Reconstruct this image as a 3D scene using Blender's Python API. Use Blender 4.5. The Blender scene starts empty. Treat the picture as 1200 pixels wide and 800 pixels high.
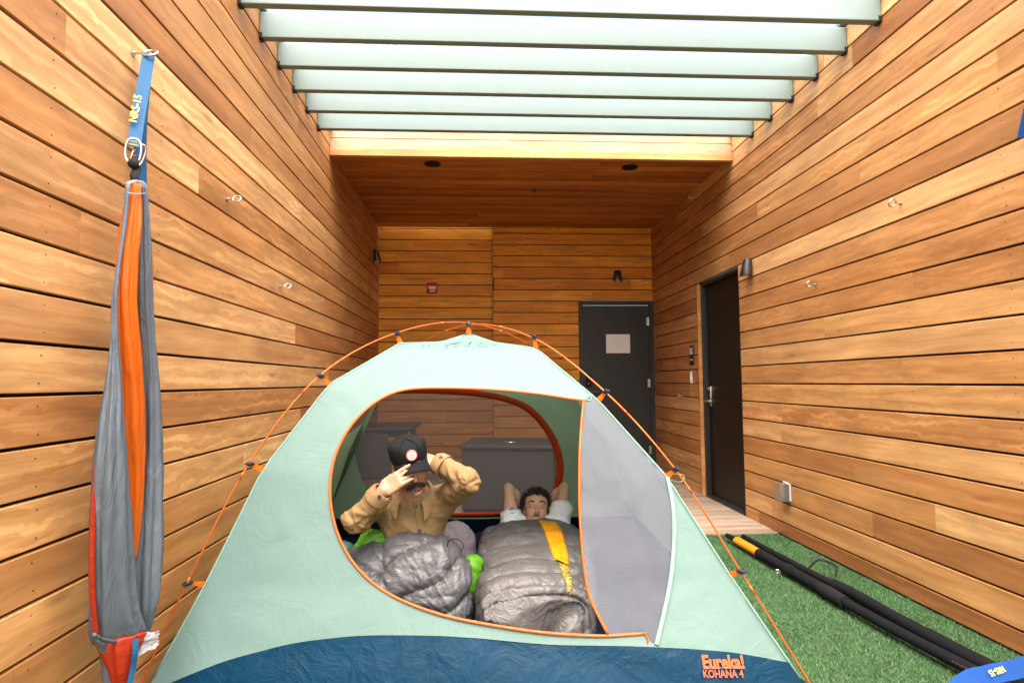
import bpy, bmesh, math, random
import numpy as np
from math import radians, pi, sin, cos, sqrt, atan2
from mathutils import Matrix, Vector
from mathutils.geometry import delaunay_2d_cdt
from mathutils.bvhtree import BVHTree

# ------------------------------------------------------------------ camera
scene = bpy.context.scene
FPX, CAMH = 710.0, 1.157
YAW, PITCH, ROLL = radians(3.22), radians(3.83), radians(-0.4)
cam = bpy.data.cameras.new('camera')
cam.sensor_width = 36.0
cam.lens = FPX / 1200.0 * 36.0
cam.clip_start, cam.clip_end = 0.02, 2000
cam_obj = bpy.data.objects.new('camera', cam)
scene.collection.objects.link(cam_obj)
CAM_R = Matrix.Rotation(-YAW, 3, 'Z') @ Matrix.Rotation(pi/2 + PITCH, 3, 'X') @ Matrix.Rotation(ROLL, 3, 'Z')
cam_obj.matrix_world = Matrix.Translation((0, 0, CAMH)) @ CAM_R.to_4x4()
scene.camera = cam_obj

# ------------------------------------------------------------------ light
SUN_EL, SUN_AZ = radians(66), radians(184)      # azimuth measured from +Y towards +X
world = bpy.data.worlds.new('World'); scene.world = world
world.use_nodes = True
wn = world.node_tree; wn.nodes.clear()
sky = wn.nodes.new('ShaderNodeTexSky'); sky.sky_type = 'NISHITA'; sky.sun_disc = False
sky.sun_elevation, sky.sun_rotation = SUN_EL, SUN_AZ
sky.air_density, sky.dust_density, sky.ozone_density = 1.0, 7.0, 0.3
bg = wn.nodes.new('ShaderNodeBackground'); bg.inputs['Strength'].default_value = 0.15
wo = wn.nodes.new('ShaderNodeOutputWorld')
wn.links.new(sky.outputs[0], bg.inputs[0]); wn.links.new(bg.outputs[0], wo.inputs[0])
sun = bpy.data.lights.new('sun', 'SUN'); sun.energy = 1.5; sun.angle = radians(140); sun.color = (1.0, 0.95, 0.87)
sun_obj = bpy.data.objects.new('sun', sun); scene.collection.objects.link(sun_obj)
sdir = Vector((sin(SUN_AZ)*cos(SUN_EL), cos(SUN_AZ)*cos(SUN_EL), sin(SUN_EL)))
sun_obj.rotation_euler = (-sdir).to_track_quat('-Z', 'Y').to_euler()
sun_obj.location = (0, 0, 12)
vs = scene.view_settings
vs.view_transform = 'Standard'; vs.look = 'None'; vs.gamma = 1.0; vs.use_curve_mapping = False
vs.exposure = 2.28
scene.cycles.max_bounces = 12; scene.cycles.diffuse_bounces = 10; scene.cycles.transparent_max_bounces = 10
scene.cycles.caustics_reflective = False; scene.cycles.caustics_refractive = False

# ------------------------------------------------------------------ pixel helpers (a pixel gives a direction only)
CAM = np.array([0, 0, CAMH]); RM = np.array(CAM_R)
def ray(px, py):
    return RM @ np.array([(px-600)/FPX, -(py-400)/FPX, -1.0])
def atX(px, py, X): d = ray(px, py); return CAM + d*(X/d[0])
def atY(px, py, Y): d = ray(px, py); return CAM + d*(Y/d[1])
def atZ(px, py, Z): d = ray(px, py); return CAM + d*((Z-CAMH)/d[2])
def proj(p):
    q = (np.asarray(p, float) - CAM) @ RM
    return np.stack([600 - FPX*q[..., 0]/q[..., 2], 400 + FPX*q[..., 1]/q[..., 2]], -1)

# ------------------------------------------------------------------ object helpers
COL = scene.collection
def V(*a): return np.array(a, float)
def unit(v): v = np.asarray(v, float); return v/(np.linalg.norm(v)+1e-12)
def put(o, parent=None):
    COL.objects.link(o)
    if parent is not None:
        o.parent = parent
        m = Matrix.Identity(4); q = parent
        m = parent_world(parent)
        o.matrix_parent_inverse = m.inverted()
    return o
def parent_world(o):
    m = o.matrix_basis.copy()
    if o.parent is not None:
        m = parent_world(o.parent) @ o.matrix_parent_inverse @ m
    return m
def tag(o, label=None, cat=None, group=None, kind=None):
    if label: o['label'] = label
    if cat: o['category'] = cat
    if group: o['group'] = group
    if kind: o['kind'] = kind
    return o
def thing(name, loc, label, cat, group=None, kind=None):
    o = bpy.data.objects.new(name, None); o.empty_display_size = 0.1
    o.location = [float(c) for c in loc]; COL.objects.link(o)
    return tag(o, label, cat, group, kind)
def frame(o, x, y, z):
    m = Matrix.Identity(4)
    for i, a in enumerate((x, y, z)):
        for k in range(3): m[k][i] = float(a[k])
    for k in range(3): m[k][3] = float(o[k])
    return m
class MB:
    def __init__(s): s.v = []; s.f = []; s.m = []; s.mi = 0
    def add(s, vs_, fs):
        b = len(s.v); s.v.extend([tuple(float(c) for c in p) for p in vs_])
        for f in fs: s.f.append(tuple(i+b for i in f)); s.m.append(s.mi)
        return s
    def box(s, c, size, R=None, ch=0.0):
        hx, hy, hz = [a/2 for a in size]
        R = np.eye(3) if R is None else np.asarray(R)
        if ch <= 0:
            P = [(x, y, z) for x in (-hx, hx) for y in (-hy, hy) for z in (-hz, hz)]
            Fs = [(0,1,3,2),(4,6,7,5),(0,4,5,1),(2,3,7,6),(0,2,6,4),(1,5,7,3)]
        else:
            bm = bmesh.new(); bmesh.ops.create_cube(bm, size=1.0)
            for v in bm.verts: v.co = (v.co.x*2*hx, v.co.y*2*hy, v.co.z*2*hz)
            bmesh.ops.bevel(bm, geom=list(bm.edges), offset=ch, segments=2, affect='EDGES', profile=0.5)
            bm.verts.index_update(); P = [tuple(v.co) for v in bm.verts]; Fs = [tuple(v.index for v in f.verts) for f in bm.faces]; bm.free()
        return s.add([np.asarray(c) + R @ np.asarray(p) for p in P], Fs)
    def loft(s, rings, close=True, caps=True):
        n = len(rings[0]); vs_ = [p for r in rings for p in r]; fs = []
        for i in range(len(rings)-1):
            for j in range(n if close else n-1):
                k = (j+1) % n
                fs.append((i*n+j, i*n+k, (i+1)*n+k, (i+1)*n+j))
        if caps and close:
            fs.append(tuple(range(n-1, -1, -1))); fs.append(tuple((len(rings)-1)*n+j for j in range(n)))
        return s.add(vs_, fs)
    def tube(s, pts, r, n=8, caps=True, flat=1.0, up=None):
        pts = np.asarray(pts, float); m = len(pts)
        r = np.full(m, r) if np.isscalar(r) else np.asarray(r, float)
        T = np.gradient(pts, axis=0); T /= np.linalg.norm(T, axis=1)[:, None]+1e-12
        a = np.array([0, 0, 1.0]) if up is None else np.asarray(up, float)
        if abs(a @ T[0]) > 0.95: a = np.array([1.0, 0, 0])
        rings = []
        nrm = unit(a - (a@T[0])*T[0])
        for i in range(m):
            nrm = unit(nrm - (nrm@T[i])*T[i]); b = np.cross(T[i], nrm)
            rings.append([pts[i] + r[i]*(cos(2*pi*j/n)*b + flat*sin(2*pi*j/n)*nrm) for j in range(n)])
        return s.loft(rings, True, caps)
    def lathe(s, prof, c, axis=(0,0,1), n=24):
        z = unit(axis); x = unit(np.cross(z, (0.3, 0.9, 0.1))); y = np.cross(z, x); c = np.asarray(c, float)
        rings = [[c + z*h + r*(cos(2*pi*j/n)*x + sin(2*pi*j/n)*y) for j in range(n)] for r, h in prof]
        return s.loft(rings, True, True)
    def ball(s, c, rad, R=None, n=12, m=8):
        rad = np.array([rad]*3 if np.isscalar(rad) else rad, float); R = np.eye(3) if R is None else np.asarray(R); c = np.asarray(c, float)
        rings = []
        for i in range(m+1):
            t = pi*(i+0.03 if i == 0 else (i-0.03 if i == m else i))/m
            rings.append([c + R @ (rad*np.array([sin(t)*cos(2*pi*j/n), sin(t)*sin(2*pi*j/n), -cos(t)])) for j in range(n)])
        return s.loft(rings)
    def torus(s, c, R_, r, axis=(0,0,1), n=20, m=8, a0=0.0, a1=2*pi):
        z = unit(axis); x = unit(np.cross(z, (0.31, 0.9, 0.12))); y = np.cross(z, x); c = np.asarray(c, float)
        full = abs(a1-a0-2*pi) < 1e-6
        P = [c + R_*(cos(a)*x+sin(a)*y) for a in np.linspace(a0, a1, n+1)]
        rings = []
        for a in np.linspace(a0, a1, n+1):
            d = cos(a)*x+sin(a)*y
            rings.append([c + d*(R_ + r*cos(2*pi*j/m)) + z*r*sin(2*pi*j/m) for j in range(m)])
        return s.loft(rings, True, not full)
    def build(s, name, mats, parent=None, smooth=False, weld=False, M=None):
        me = bpy.data.meshes.new(name); me.from_pydata(s.v, [], s.f)
        if not isinstance(mats, (list, tuple)): mats = [mats]
        for m in mats: me.materials.append(m)
        if len(mats) > 1: me.polygons.foreach_set('material_index', s.m)
        bm = bmesh.new(); bm.from_mesh(me)
        if weld: bmesh.ops.remove_doubles(bm, verts=bm.verts, dist=1e-5)
        bmesh.ops.recalc_face_normals(bm, faces=bm.faces); bm.to_mesh(me); bm.free()
        if smooth:
            me.polygons.foreach_set('use_smooth', [True]*len(me.polygons))
            if smooth == 'auto': me.set_sharp_from_angle(angle=radians(40))
        o = bpy.data.objects.new(name, me)
        if M is not None: o.matrix_basis = M
        put(o, parent); return o
def np_obj(name, v, f, mat, parent=None, smooth=True, colors=None):
    me = bpy.data.meshes.new(name)
    me.from_pydata(np.asarray(v).tolist(), [], [tuple(q) for q in (f if isinstance(f, list) else np.asarray(f).tolist())])
    for m in (mat if isinstance(mat, (list, tuple)) else [mat]): me.materials.append(m)
    if smooth: me.polygons.foreach_set('use_smooth', [True]*len(me.polygons))
    if colors is not None:
        at = me.color_attributes.new('Col', 'FLOAT_COLOR', 'POINT')
        at.data.foreach_set('color', np.concatenate([colors, np.ones((len(colors), 1))], 1).astype(np.float32).ravel())
    o = bpy.data.objects.new(name, me); put(o, parent); return o

# numpy gradient noise
_rng = np.random.RandomState(7); _perm = _rng.permutation(256); _perm = np.concatenate([_perm]*3)
_g = _rng.normal(size=(256, 3)); _g /= np.linalg.norm(_g, axis=1)[:, None]
def pn(x, y, z=0.0):
    x, y, z = np.broadcast_arrays(np.asarray(x, float), np.asarray(y, float), np.asarray(z, float))
    xi, yi, zi = np.floor(x).astype(int), np.floor(y).astype(int), np.floor(z).astype(int)
    xf, yf, zf = x-xi, y-yi, z-zi
    u, v, w = [t*t*t*(t*(t*6-15)+10) for t in (xf, yf, zf)]
    out = 0
    for a in (0, 1):
        for b in (0, 1):
            for c in (0, 1):
                h = _perm[_perm[_perm[(xi+a) & 255] + ((yi+b) & 255)] + ((zi+c) & 255)]
                g = _g[h]
                d = g[..., 0]*(xf-a)+g[..., 1]*(yf-b)+g[..., 2]*(zf-c)
                out = out + d*(u if a else 1-u)*(v if b else 1-v)*(w if c else 1-w)
    return out*1.6
def fbm(x, y, z=0.0, o=3):
    s_, a, f = 0, 1.0, 1.0
    for _ in range(o): s_ = s_ + a*pn(np.asarray(x)*f, np.asarray(y)*f, np.asarray(z)*f+7.3*_); a *= 0.5; f *= 2.03
    return s_
def smooth_path(pts, n=60):
    pts = np.asarray(pts, float); k = len(pts)
    P = np.vstack([2*pts[0]-pts[1], pts, 2*pts[-1]-pts[-2]]); out = []
    seg = max(2, n//(k-1))
    for i in range(1, k):
        p0, p1, p2, p3 = P[i-1], P[i], P[i+1], P[i+2]
        for t in np.linspace(0, 1, seg, endpoint=False):
            out.append(0.5*((2*p1)+(-p0+p2)*t+(2*p0-5*p1+4*p2-p3)*t*t+(-p0+3*p1-3*p2+p3)*t**3))
    out.append(pts[-1]); return np.array(out)

# ------------------------------------------------------------------ materials
class NT:
    def __init__(s, name):
        s.m = bpy.data.materials.new(name); s.m.use_nodes = True; s.t = s.m.node_tree; s.t.nodes.clear()
        s.out = s.t.nodes.new('ShaderNodeOutputMaterial')
    def n(s, ty, props=None, **ins):
        nd = s.t.nodes.new('ShaderNode'+ty)
        for k, v in (props or {}).items(): setattr(nd, k, v)
        for k, v in ins.items():
            k = k.replace('_', ' ')
            sock = nd.inputs[int(k[1:])] if (k[0] == 'i' and k[1:].isdigit()) else nd.inputs[k]
            if hasattr(v, 'is_output'): s.t.links.new(v, sock)
            else: sock.default_value = v
        return nd
    def ramp(s, fac, stops, interp='LINEAR'):
        nd = s.t.nodes.new('ShaderNodeValToRGB'); cr = nd.color_ramp; cr.interpolation = interp
        while len(cr.elements) < len(stops): cr.elements.new(0.5)
        for e, (p, c) in zip(cr.elements, stops):
            e.position = p; e.color = (c, c, c, 1) if np.isscalar(c) else (*c, 1)
        s.t.links.new(fac, nd.inputs[0]); return nd.outputs[0]
    def mix(s, fac, a, b, blend='MIX'):
        nd = s.t.nodes.new('ShaderNodeMix'); nd.data_type = 'RGBA'; nd.blend_type = blend
        for i, v in ((0, fac), (6, a), (7, b)):
            if hasattr(v, 'is_output'): s.t.links.new(v, nd.inputs[i])
            else: nd.inputs[i].default_value = v if i == 0 else ((*v, 1) if len(v) == 3 else v)
        return nd.outputs[2]
    def math(s, op, a, b=0.0):
        nd = s.n('Math', {'operation': op})
        for i, v in ((0, a), (1, b)):
            if hasattr(v, 'is_output'): s.t.links.new(v, nd.inputs[i])
            else: nd.inputs[i].default_value = v
        return nd.outputs[0]
    def bump(s, h, strength=0.3, dist=0.01):
        return s.n('Bump', Height=h, Strength=strength, Distance=dist).outputs[0]
    def coords(s, scale=(1, 1, 1), kind='Object', rnd=False):
        tc = s.n('TexCoord').outputs[kind]
        if rnd:
            r = s.n('ObjectInfo').outputs['Random']
            c = s.n('CombineXYZ', X=s.math('MULTIPLY', r, 91.0), Y=s.math('MULTIPLY', r, 37.0), Z=s.math('MULTIPLY', r, 53.0)).outputs[0]
            tc = s.n('VectorMath', {'operation': 'ADD'}, i0=tc, i1=c).outputs[0]
        return s.n('Mapping', Vector=tc, Scale=scale).outputs[0]
    def done(s, shader): s.t.links.new(shader, s.out.inputs[0]); return s.m
def principled(name, col, rough=0.5, metal=0.0, noise=0.0, nscale=20.0, bump=0.0, bscale=60.0, bdist=0.004, spec=0.5, **kw):
    s = NT(name); c = (*col, 1)
    base = c
    co = s.coords()
    if noise:
        nz = s.n('TexNoise', Vector=co, Scale=nscale, Detail=5.0, Roughness=0.6).outputs[0]
        f = s.ramp(nz, [(0.3, 1-noise), (0.7, 1+noise)])
        base = s.mix(1.0, c, f, 'MULTIPLY')
    b = s.n('BsdfPrincipled', Roughness=rough, Metallic=metal)
    if hasattr(base, 'is_output'): s.t.links.new(base, b.inputs['Base Color'])
    else: b.inputs['Base Color'].default_value = base
    b.inputs['Specular IOR Level'].default_value = spec
    for k, v in kw.items(): b.inputs[k.replace('_', ' ')].default_value = v
    if bump:
        h = s.n('TexNoise', Vector=co, Scale=bscale, Detail=4.0).outputs[0]
        s.t.links.new(s.bump(h, bump, bdist), b.inputs['Normal'])
    return s.done(b.outputs[0])
def wood(name, stops, pale=0.38, rough=0.55, val=1.0, spec=0.35):
    s = NT(name)
    rnd = s.n('ObjectInfo').outputs['Random']
    base = s.ramp(rnd, stops)
    co = s.coords((1, 1, 1), rnd=True)
    warp = s.n('TexNoise', Vector=s.n('Mapping', Vector=co, Scale=(1.6, 5, 7)).outputs[0], Scale=1.0, Detail=3.0).outputs[1]
    wv = s.n('VectorMath', {'operation': 'SCALE'}, i0=warp, Scale=0.09).outputs[0]
    co2 = s.n('VectorMath', {'operation': 'ADD'}, i0=co, i1=wv).outputs[0]
    fig = s.n('TexNoise', Vector=s.n('Mapping', Vector=co2, Scale=(0.9, 16, 22)).outputs[0], Scale=1.0, Detail=4.0, Roughness=0.55).outputs[0]
    grain = s.n('TexNoise', Vector=s.n('Mapping', Vector=co2, Scale=(3.5, 90, 120)).outputs[0], Scale=1.0, Detail=3.0, Roughness=0.7).outputs[0]
    blot = s.n('TexNoise', Vector=s.n('Mapping', Vector=co, Scale=(2.2, 5, 9)).outputs[0], Scale=1.0, Detail=3.0).outputs[0]
    c = s.mix(s.ramp(fig, [(0.38, 0.0), (0.68, 1.0)]), base, s.mix(1.0, base, (0.78, 0.68, 0.58), 'MULTIPLY'))
    # pale sapwood streaks on a few boards only
    r2 = s.math('FRACT', s.math('MULTIPLY', rnd, 17.31))
    wav = s.n('TexWave', {'wave_type': 'BANDS', 'bands_direction': 'Z'}, Vector=s.n('Mapping', Vector=co2, Scale=(0.55, 1, 1)).outputs[0], Scale=5.5, Distortion=7.0, Detail=3.0, Detail_Scale=1.6, Detail_Roughness=0.6).outputs[1]
    sap = s.math('MULTIPLY', s.ramp(r2, [(0.70, 0.0), (0.85, pale)]), s.math('MULTIPLY', s.ramp(wav, [(0.55, 0.0), (0.85, 1.0)]), s.ramp(blot, [(0.35, 0.15), (0.6, 1.0)])))
    c = s.mix(sap, c, s.mix(1.0, base, (1.55, 1.75, 2.0), 'MULTIPLY'))
    c = s.mix(s.math('MULTIPLY', s.ramp(r2, [(0.25, 0.35), (0.5, 0.0)]), s.ramp(wav, [(0.2, 1.0), (0.6, 0.0)])), c, s.mix(1.0, base, (0.62, 0.52, 0.45), 'MULTIPLY'))
    c = s.mix(1.0, c, s.ramp(grain, [(0.28, 0.85), (0.72, 1.09)]), 'MULTIPLY')
    c = s.mix(1.0, c, s.ramp(blot, [(0.3, 0.80), (0.7, 1.16)]), 'MULTIPLY')
    kn = s.n('TexVoronoi', {'feature': 'F1'}, Vector=s.n('Mapping', Vector=co2, Scale=(1.1, 1.0, 5.0)).outputs[0], Scale=1.0).outputs['Distance']
    c = s.mix(s.ramp(kn, [(0.02, 0.55), (0.10, 0.0)]), c, (0.16, 0.07, 0.03))
    if val != 1.0: c = s.mix(1.0, c, (val, val, val), 'MULTIPLY')
    b = s.n('BsdfPrincipled', Base_Color=c, Roughness=s.ramp(grain, [(0.2, rough-0.08), (0.8, rough+0.12)]))
    b.inputs['Specular IOR Level'].default_value = spec
    hh = s.math('ADD', s.math('MULTIPLY', grain, 0.6), fig)
    s.t.links.new(s.bump(hh, 0.22, 0.003), b.inputs['Normal'])
    return s.done(b.outputs[0])
def cloth(name, col, rough=0.7, trans=0.0, crinkle=0.25, scale=14.0, weave=0.0, sheen=0.0, noise=0.06, transp=0.0, stretch=(1, 1, 1), spec=0.3, dist=0.012, tcol=None):
    s = NT(name); co = s.coords(stretch)
    n1 = s.n('TexNoise', Vector=co, Scale=scale, Detail=5.0, Roughness=0.55, Distortion=0.8).outputs[0]
    rid = s.math('ABSOLUTE', s.math('SUBTRACT', n1, 0.5))
    n2 = s.n('TexNoise', Vector=co, Scale=scale*0.35, Detail=3.0).outputs[0]
    h = s.math('ADD', s.math('MULTIPLY', rid, -1.2), n2)
    if weave:
        n3 = s.n('TexNoise', Vector=co, Scale=420.0, Detail=1.0).outputs[0]
        h = s.math('ADD', h, s.math('MULTIPLY', n3, weave))
    c = s.mix(1.0, (*col, 1), s.ramp(n2, [(0.3, 1-noise), (0.7, 1+noise)]), 'MULTIPLY')
    b = s.n('BsdfPrincipled', Base_Color=c, Roughness=rough)
    b.inputs['Specular IOR Level'].default_value = spec
    b.inputs['Sheen Weight'].default_value = sheen
    nrm = s.bump(h, crinkle, dist)
    s.t.links.new(nrm, b.inputs['Normal'])
    sh = b.outputs[0]
    if trans:
        tr = s.n('BsdfTranslucent', Color=(*(tcol or col), 1), Normal=nrm)
        sh = s.n('MixShader', i0=trans, i1=sh, i2=tr.outputs[0]).outputs[0]
    if transp:
        tp = s.n('BsdfTransparent')
        sh = s.n('MixShader', i0=transp, i1=sh, i2=tp.outputs[0]).outputs[0]
    return s.done(sh)

WSTOPS = [(0.0, (0.34, 0.138, 0.042)), (0.12, (0.57, 0.282, 0.094)), (0.28, (0.43, 0.185, 0.056)), (0.45, (0.62, 0.330, 0.120)), (0.6, (0.48, 0.215, 0.068)), (0.82, (0.70, 0.410, 0.170)), (1.0, (0.38, 0.158, 0.048))]
M = {}
M['wood'] = wood('oiled_hardwood', WSTOPS)
M['wood_bounce_lit'] = wood('oiled_hardwood_bounce_lit', [(0, (0.74, 0.27, 0.018)), (0.5, (0.82, 0.335, 0.024)), (1, (0.85, 0.38, 0.030))], pale=0.3)  # same hardwood; warm light bouncing under the canopy is put into the colour
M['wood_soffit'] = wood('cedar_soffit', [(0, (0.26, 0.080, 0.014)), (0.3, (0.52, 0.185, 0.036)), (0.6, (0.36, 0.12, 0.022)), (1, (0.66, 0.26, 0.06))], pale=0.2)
M['wood_deck'] = wood('weathered_deck', [(0, (0.29, 0.23, 0.17)), (0.5, (0.335, 0.27, 0.205)), (1, (0.37, 0.30, 0.23))], pale=0.2, rough=0.7)
M['wood_trim'] = wood('pale_trim', [(0, (0.48, 0.345, 0.20)), (1, (0.54, 0.39, 0.235))], pale=0.2)
M['dark_gap'] = principled('black_membrane', (0.012, 0.010, 0.009), 0.9)
M['louvre'] = principled('grey_green_paint', (0.165, 0.225, 0.210), 0.55, noise=0.03, nscale=9, bump=0.05, bscale=200)
M['black_door'] = principled('black_door_paint', (0.006, 0.0055, 0.005), 0.42, spec=0.25, noise=0.15, nscale=6, bump=0.04, bscale=240)
M['grey_door'] = principled('charcoal_door_paint', (0.030, 0.0275, 0.024), 0.45, spec=0.3, noise=0.15, nscale=5, bump=0.04, bscale=240)
M['steel'] = principled('brushed_steel', (0.62, 0.60, 0.56), 0.28, 1.0, noise=0.08)
M['black_metal'] = principled('black_metal', (0.009, 0.0085, 0.008), 0.45, 0.0, noise=0.1)
M['bronze'] = principled('dark_bronze_metal', (0.10, 0.09, 0.085), 0.40, 0.85, noise=0.1)
M['lens'] = principled('frosted_lamp_glass', (0.75, 0.70, 0.60), 0.4)
M['white_plastic'] = principled('white_plastic', (0.75, 0.74, 0.70), 0.4, noise=0.03)
M['paper'] = principled('paper', (0.88, 0.87, 0.83), 0.8, noise=0.02, nscale=60)
M['red_plastic'] = principled('red_plastic', (0.50, 0.015, 0.012), 0.3)
M['rubber'] = principled('black_rubber', (0.005, 0.005, 0.006), 0.65, spec=0.2, bump=0.2, bscale=180)
M['foam'] = principled('black_foam_sleeve', (0.005, 0.0055, 0.007), 0.8, spec=0.15, bump=0.3, bscale=90, noise=0.2)
M['orange_sleeve'] = principled('orange_sleeve', (0.60, 0.19, 0.008), 0.5, noise=0.06)
M['concrete'] = principled('concrete_slab', (0.30, 0.29, 0.27), 0.85, noise=0.15, nscale=4, bump=0.2)
M['clear'] = principled('clear_polycarbonate', (0.9, 0.9, 0.9), 0.12, Transmission_Weight=0.9, IOR=1.3)
M['blue_web'] = cloth('blue_webbing', (0.010, 0.095, 0.22), 0.6, crinkle=0.12, scale=90, weave=0.3)
M['blue_web_bright'] = cloth('bright_blue_webbing', (0.004, 0.05, 0.22), 0.75, crinkle=0.12, scale=90, weave=0.3)
M['yellow_print'] = principled('yellow_print', (0.72, 0.60, 0.10), 0.6)
M['rope'] = cloth('black_rope', (0.012, 0.012, 0.013), 0.8, crinkle=0.4, scale=160)

# ================================================================== THE SETTING
XL, XR, YB = -1.265, 2.269, 7.71
PITCH_B, GAP, BASE = 0.147, 0.0105, 0.101
Y0 = -2.6
g = MB(); g.add([(-400, -400, -0.02), (400, -400, -0.02), (400, 400, -0.02), (-400, 400, -0.02)], [(0, 1, 2, 3)])
tag(g.build('ground', M['concrete']), kind='structure')

def plank_mesh(L, H, T, ch=0.0022):
    h, l = H/2, L/2
    prof = [(0, -h), (T-ch, -h), (T, -h+ch), (T, h-ch), (T-ch, h), (0, h)]
    v = [(-l, y, z) for y, z in prof] + [(l, y, z) for y, z in prof]
    f = [tuple(range(5, -1, -1)), tuple(range(6, 12))] + [(i, (i+1) % 6, (i+1) % 6+6, i+6) for i in range(6)]
    me = bpy.data.meshes.new('plank'); me.from_pydata(v, [], f); return me
_pm = {}
def plank(parent, c, d, nrm, L, H, T, mat, name='plank'):
    key = (round(L, 3), round(H, 3), round(T, 3), mat.name)
    if key not in _pm:
        me = plank_mesh(L, H, T); me.materials.append(mat); _pm[key] = me
    o = bpy.data.objects.new(name, _pm[key])
    up = np.cross(d, nrm)
    o.matrix_basis = frame(c, d, nrm, up)
    return put(o, parent)

def clad(parent, plane_pt, d, nrm, a0, a1, rows, mat, seed, holes=(), T=0.019, lens=(1.8, 5.2), skip=None):
    """rows: list of (bottom, top) heights; boards run along d from a0 to a1 (distance along d from plane_pt)"""
    rnd = random.Random(seed); d = V(*d); nrm = V(*nrm); screws = MB()
    for (h0, h1) in rows:
        x = a0 - rnd.uniform(0, lens[1])*0.5; cuts = []
        while x < a1:
            x2 = x + rnd.uniform(*lens)
            cuts.append((max(x, a0), min(x2, a1))); x = x2
        segs = []
        for (s0, s1) in cuts:
            if s1 - s0 < 0.03: continue
            parts = [(s0, s1)]
            for (ha, hb, hz0, hz1) in holes:
                if h1 <= hz0 + 0.005 or h0 >= hz1 - 0.005: continue
                np_ = []
                for (p0, p1) in parts:
                    if p1 <= ha or p0 >= hb: np_.append((p0, p1)); continue
                    if p0 < ha: np_.append((p0, ha))
                    if p1 > hb: np_.append((hb, p1))
                parts = np_
            segs += parts
        for (s0, s1) in segs:
            L = s1 - s0 - 0.0012
            if L < 0.02: continue
            c = np.asarray(plane_pt) + d*(s0+s1)/2; c = c + V(0, 0, (h0+h1)/2)
            c = c + nrm*rnd.uniform(-0.0012, 0.0012)
            plank(parent, c, d, nrm, L, h1-h0, T, mat)
            k = math.ceil((s0+0.02)/0.61)
            while k*0.61 < s1 - 0.02:
                for hh in (h0+0.028, h1-0.028):
                    q = np.asarray(plane_pt) + d*(k*0.61+rnd.uniform(-.01, .01)) + V(0, 0, hh) + nrm*(T+0.0012)
                    screws.lathe([(0.0024, -0.001), (0.0024, 0.0004), (0.001, 0.0006)], q, nrm, 6)
                k += 1
    if screws.v: tag(screws.build('screw_heads', M['bronze'], parent), kind='stuff')

def rows_for(base, top, lo=0.008):
    r = []; k = -1
    while True:
        a = base + k*PITCH_B + GAP/2; b = base + (k+1)*PITCH_B - GAP/2; k += 1
        if b < lo + 0.02: continue
        if a > top - 0.015: break
        r.append((max(a, lo), min(b, top)))
    return r
WALLTOP = 3.345
# --- left wall
lw = thing('timber_wall', (XL, 3.5, 0), 'long horizontally boarded timber wall with the grey and orange hammock hanging on it', 'wall')
mb = MB(); mb.box((XL-0.13, (Y0+8)/2, WALLTOP/2), (0.2, 8-Y0, WALLTOP-0.02)); mb.build('wall_core', M['dark_gap'], lw)
clad(lw, (XL-0.019, 0, 0), (0, -1, 0), (1, 0, 0), -YB-0.075, -Y0, rows_for(BASE, WALLTOP), M['wood'], 3)
mb = MB(); mb.box((XL-0.11, (Y0+8)/2, WALLTOP+0.012), (0.27, 8-Y0, 0.02)); mb.build('coping', M['louvre'], lw)
# --- right wall with the black door
rw = thing('timber_wall', (XR, 3.5, 0), 'long horizontally boarded timber wall with a black door and clear outlet box', 'wall')
DY0, DY1, DH = 5.115, 6.045, 2.145
mb = MB()
mb.box((XR+0.13, (Y0+DY0)/2, WALLTOP/2), (0.2, DY0-Y0, WALLTOP-0.02))
mb.box((XR+0.13, (8+DY1+.05)/2, WALLTOP/2), (0.2, 8-DY1-.05, WALLTOP-0.02))
mb.box((XR+0.13, (DY0+DY1+.05)/2, (WALLTOP+DH)/2+.01), (0.2, DY1-DY0+.05, WALLTOP-DH-.04))
mb.build('wall_core', M['dark_gap'], rw)
clad(rw, (XR+0.019, 0, 0), (0, 1, 0), (-1, 0, 0), Y0, YB-0.002, rows_for(BASE, WALLTOP), M['wood'], 11, holes=[(DY0, DY1+0.043, 0, DH+0.004)])
mb = MB(); mb.box((XR+0.11, (Y0+8)/2, WALLTOP+0.012), (0.27, 8-Y0, 0.02)); mb.build('coping', M['louvre'], rw)
# door on the right wall
mb = MB(); mb.box((XR+0.075, (DY0+DY1)/2+.0, DH/2), (0.045, DY1-DY0-0.075, DH-0.06), ch=0.003)
rd = mb.build('door', M['black_door'], rw); rd['label'] = 'plain black door with silver lever'
mb = MB()
for (yy, zz, sy, sz) in ((DY0+.02, DH/2, .038, DH-.004), (DY1-.02, DH/2, .038, DH-.004), ((DY0+DY1)/2, DH-.018, DY1-DY0-.08, .03)):
    mb.box((XR+0.045, yy, zz), (0.075, sy, sz), ch=0.003)
mb.build('door_frame', M['black_metal'], rd)
mb = MB(); mb.box((XR+0.012, DY1+0.022, DH/2-.002), (0.075, 0.032, DH-0.012), ch=0.002); mb.build('jamb', M['wood'], rw)
mb = MB(); mb.box((XR+0.045, (DY0+DY1)/2, 0.012), (0.1, DY1-DY0-.082, 0.018), ch=0.003); mb.build('threshold', M['bronze'], rd)
mb = MB(); lx = XR+0.05; ly, lz = DY1-0.085, 0.955
mb.box((lx, ly, lz+0.045), (0.012, 0.045, 0.20), ch=0.003)
mb.tube([(lx, ly, lz), (lx-0.05, ly, lz), (lx-0.062, ly-0.01, lz), (lx-0.062, ly-0.06, lz), (lx-0.058, ly-0.12, lz-.003)], [.010, .010, .011, .009, .007], 10)
mb.lathe([(0.021, 0), (0.021, 0.014), (0.015, 0.02)], (lx-0.004, ly, lz+0.12), (-1, 0, 0), 16)
mb.build('handle', M['steel'], rd, 'auto')
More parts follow.
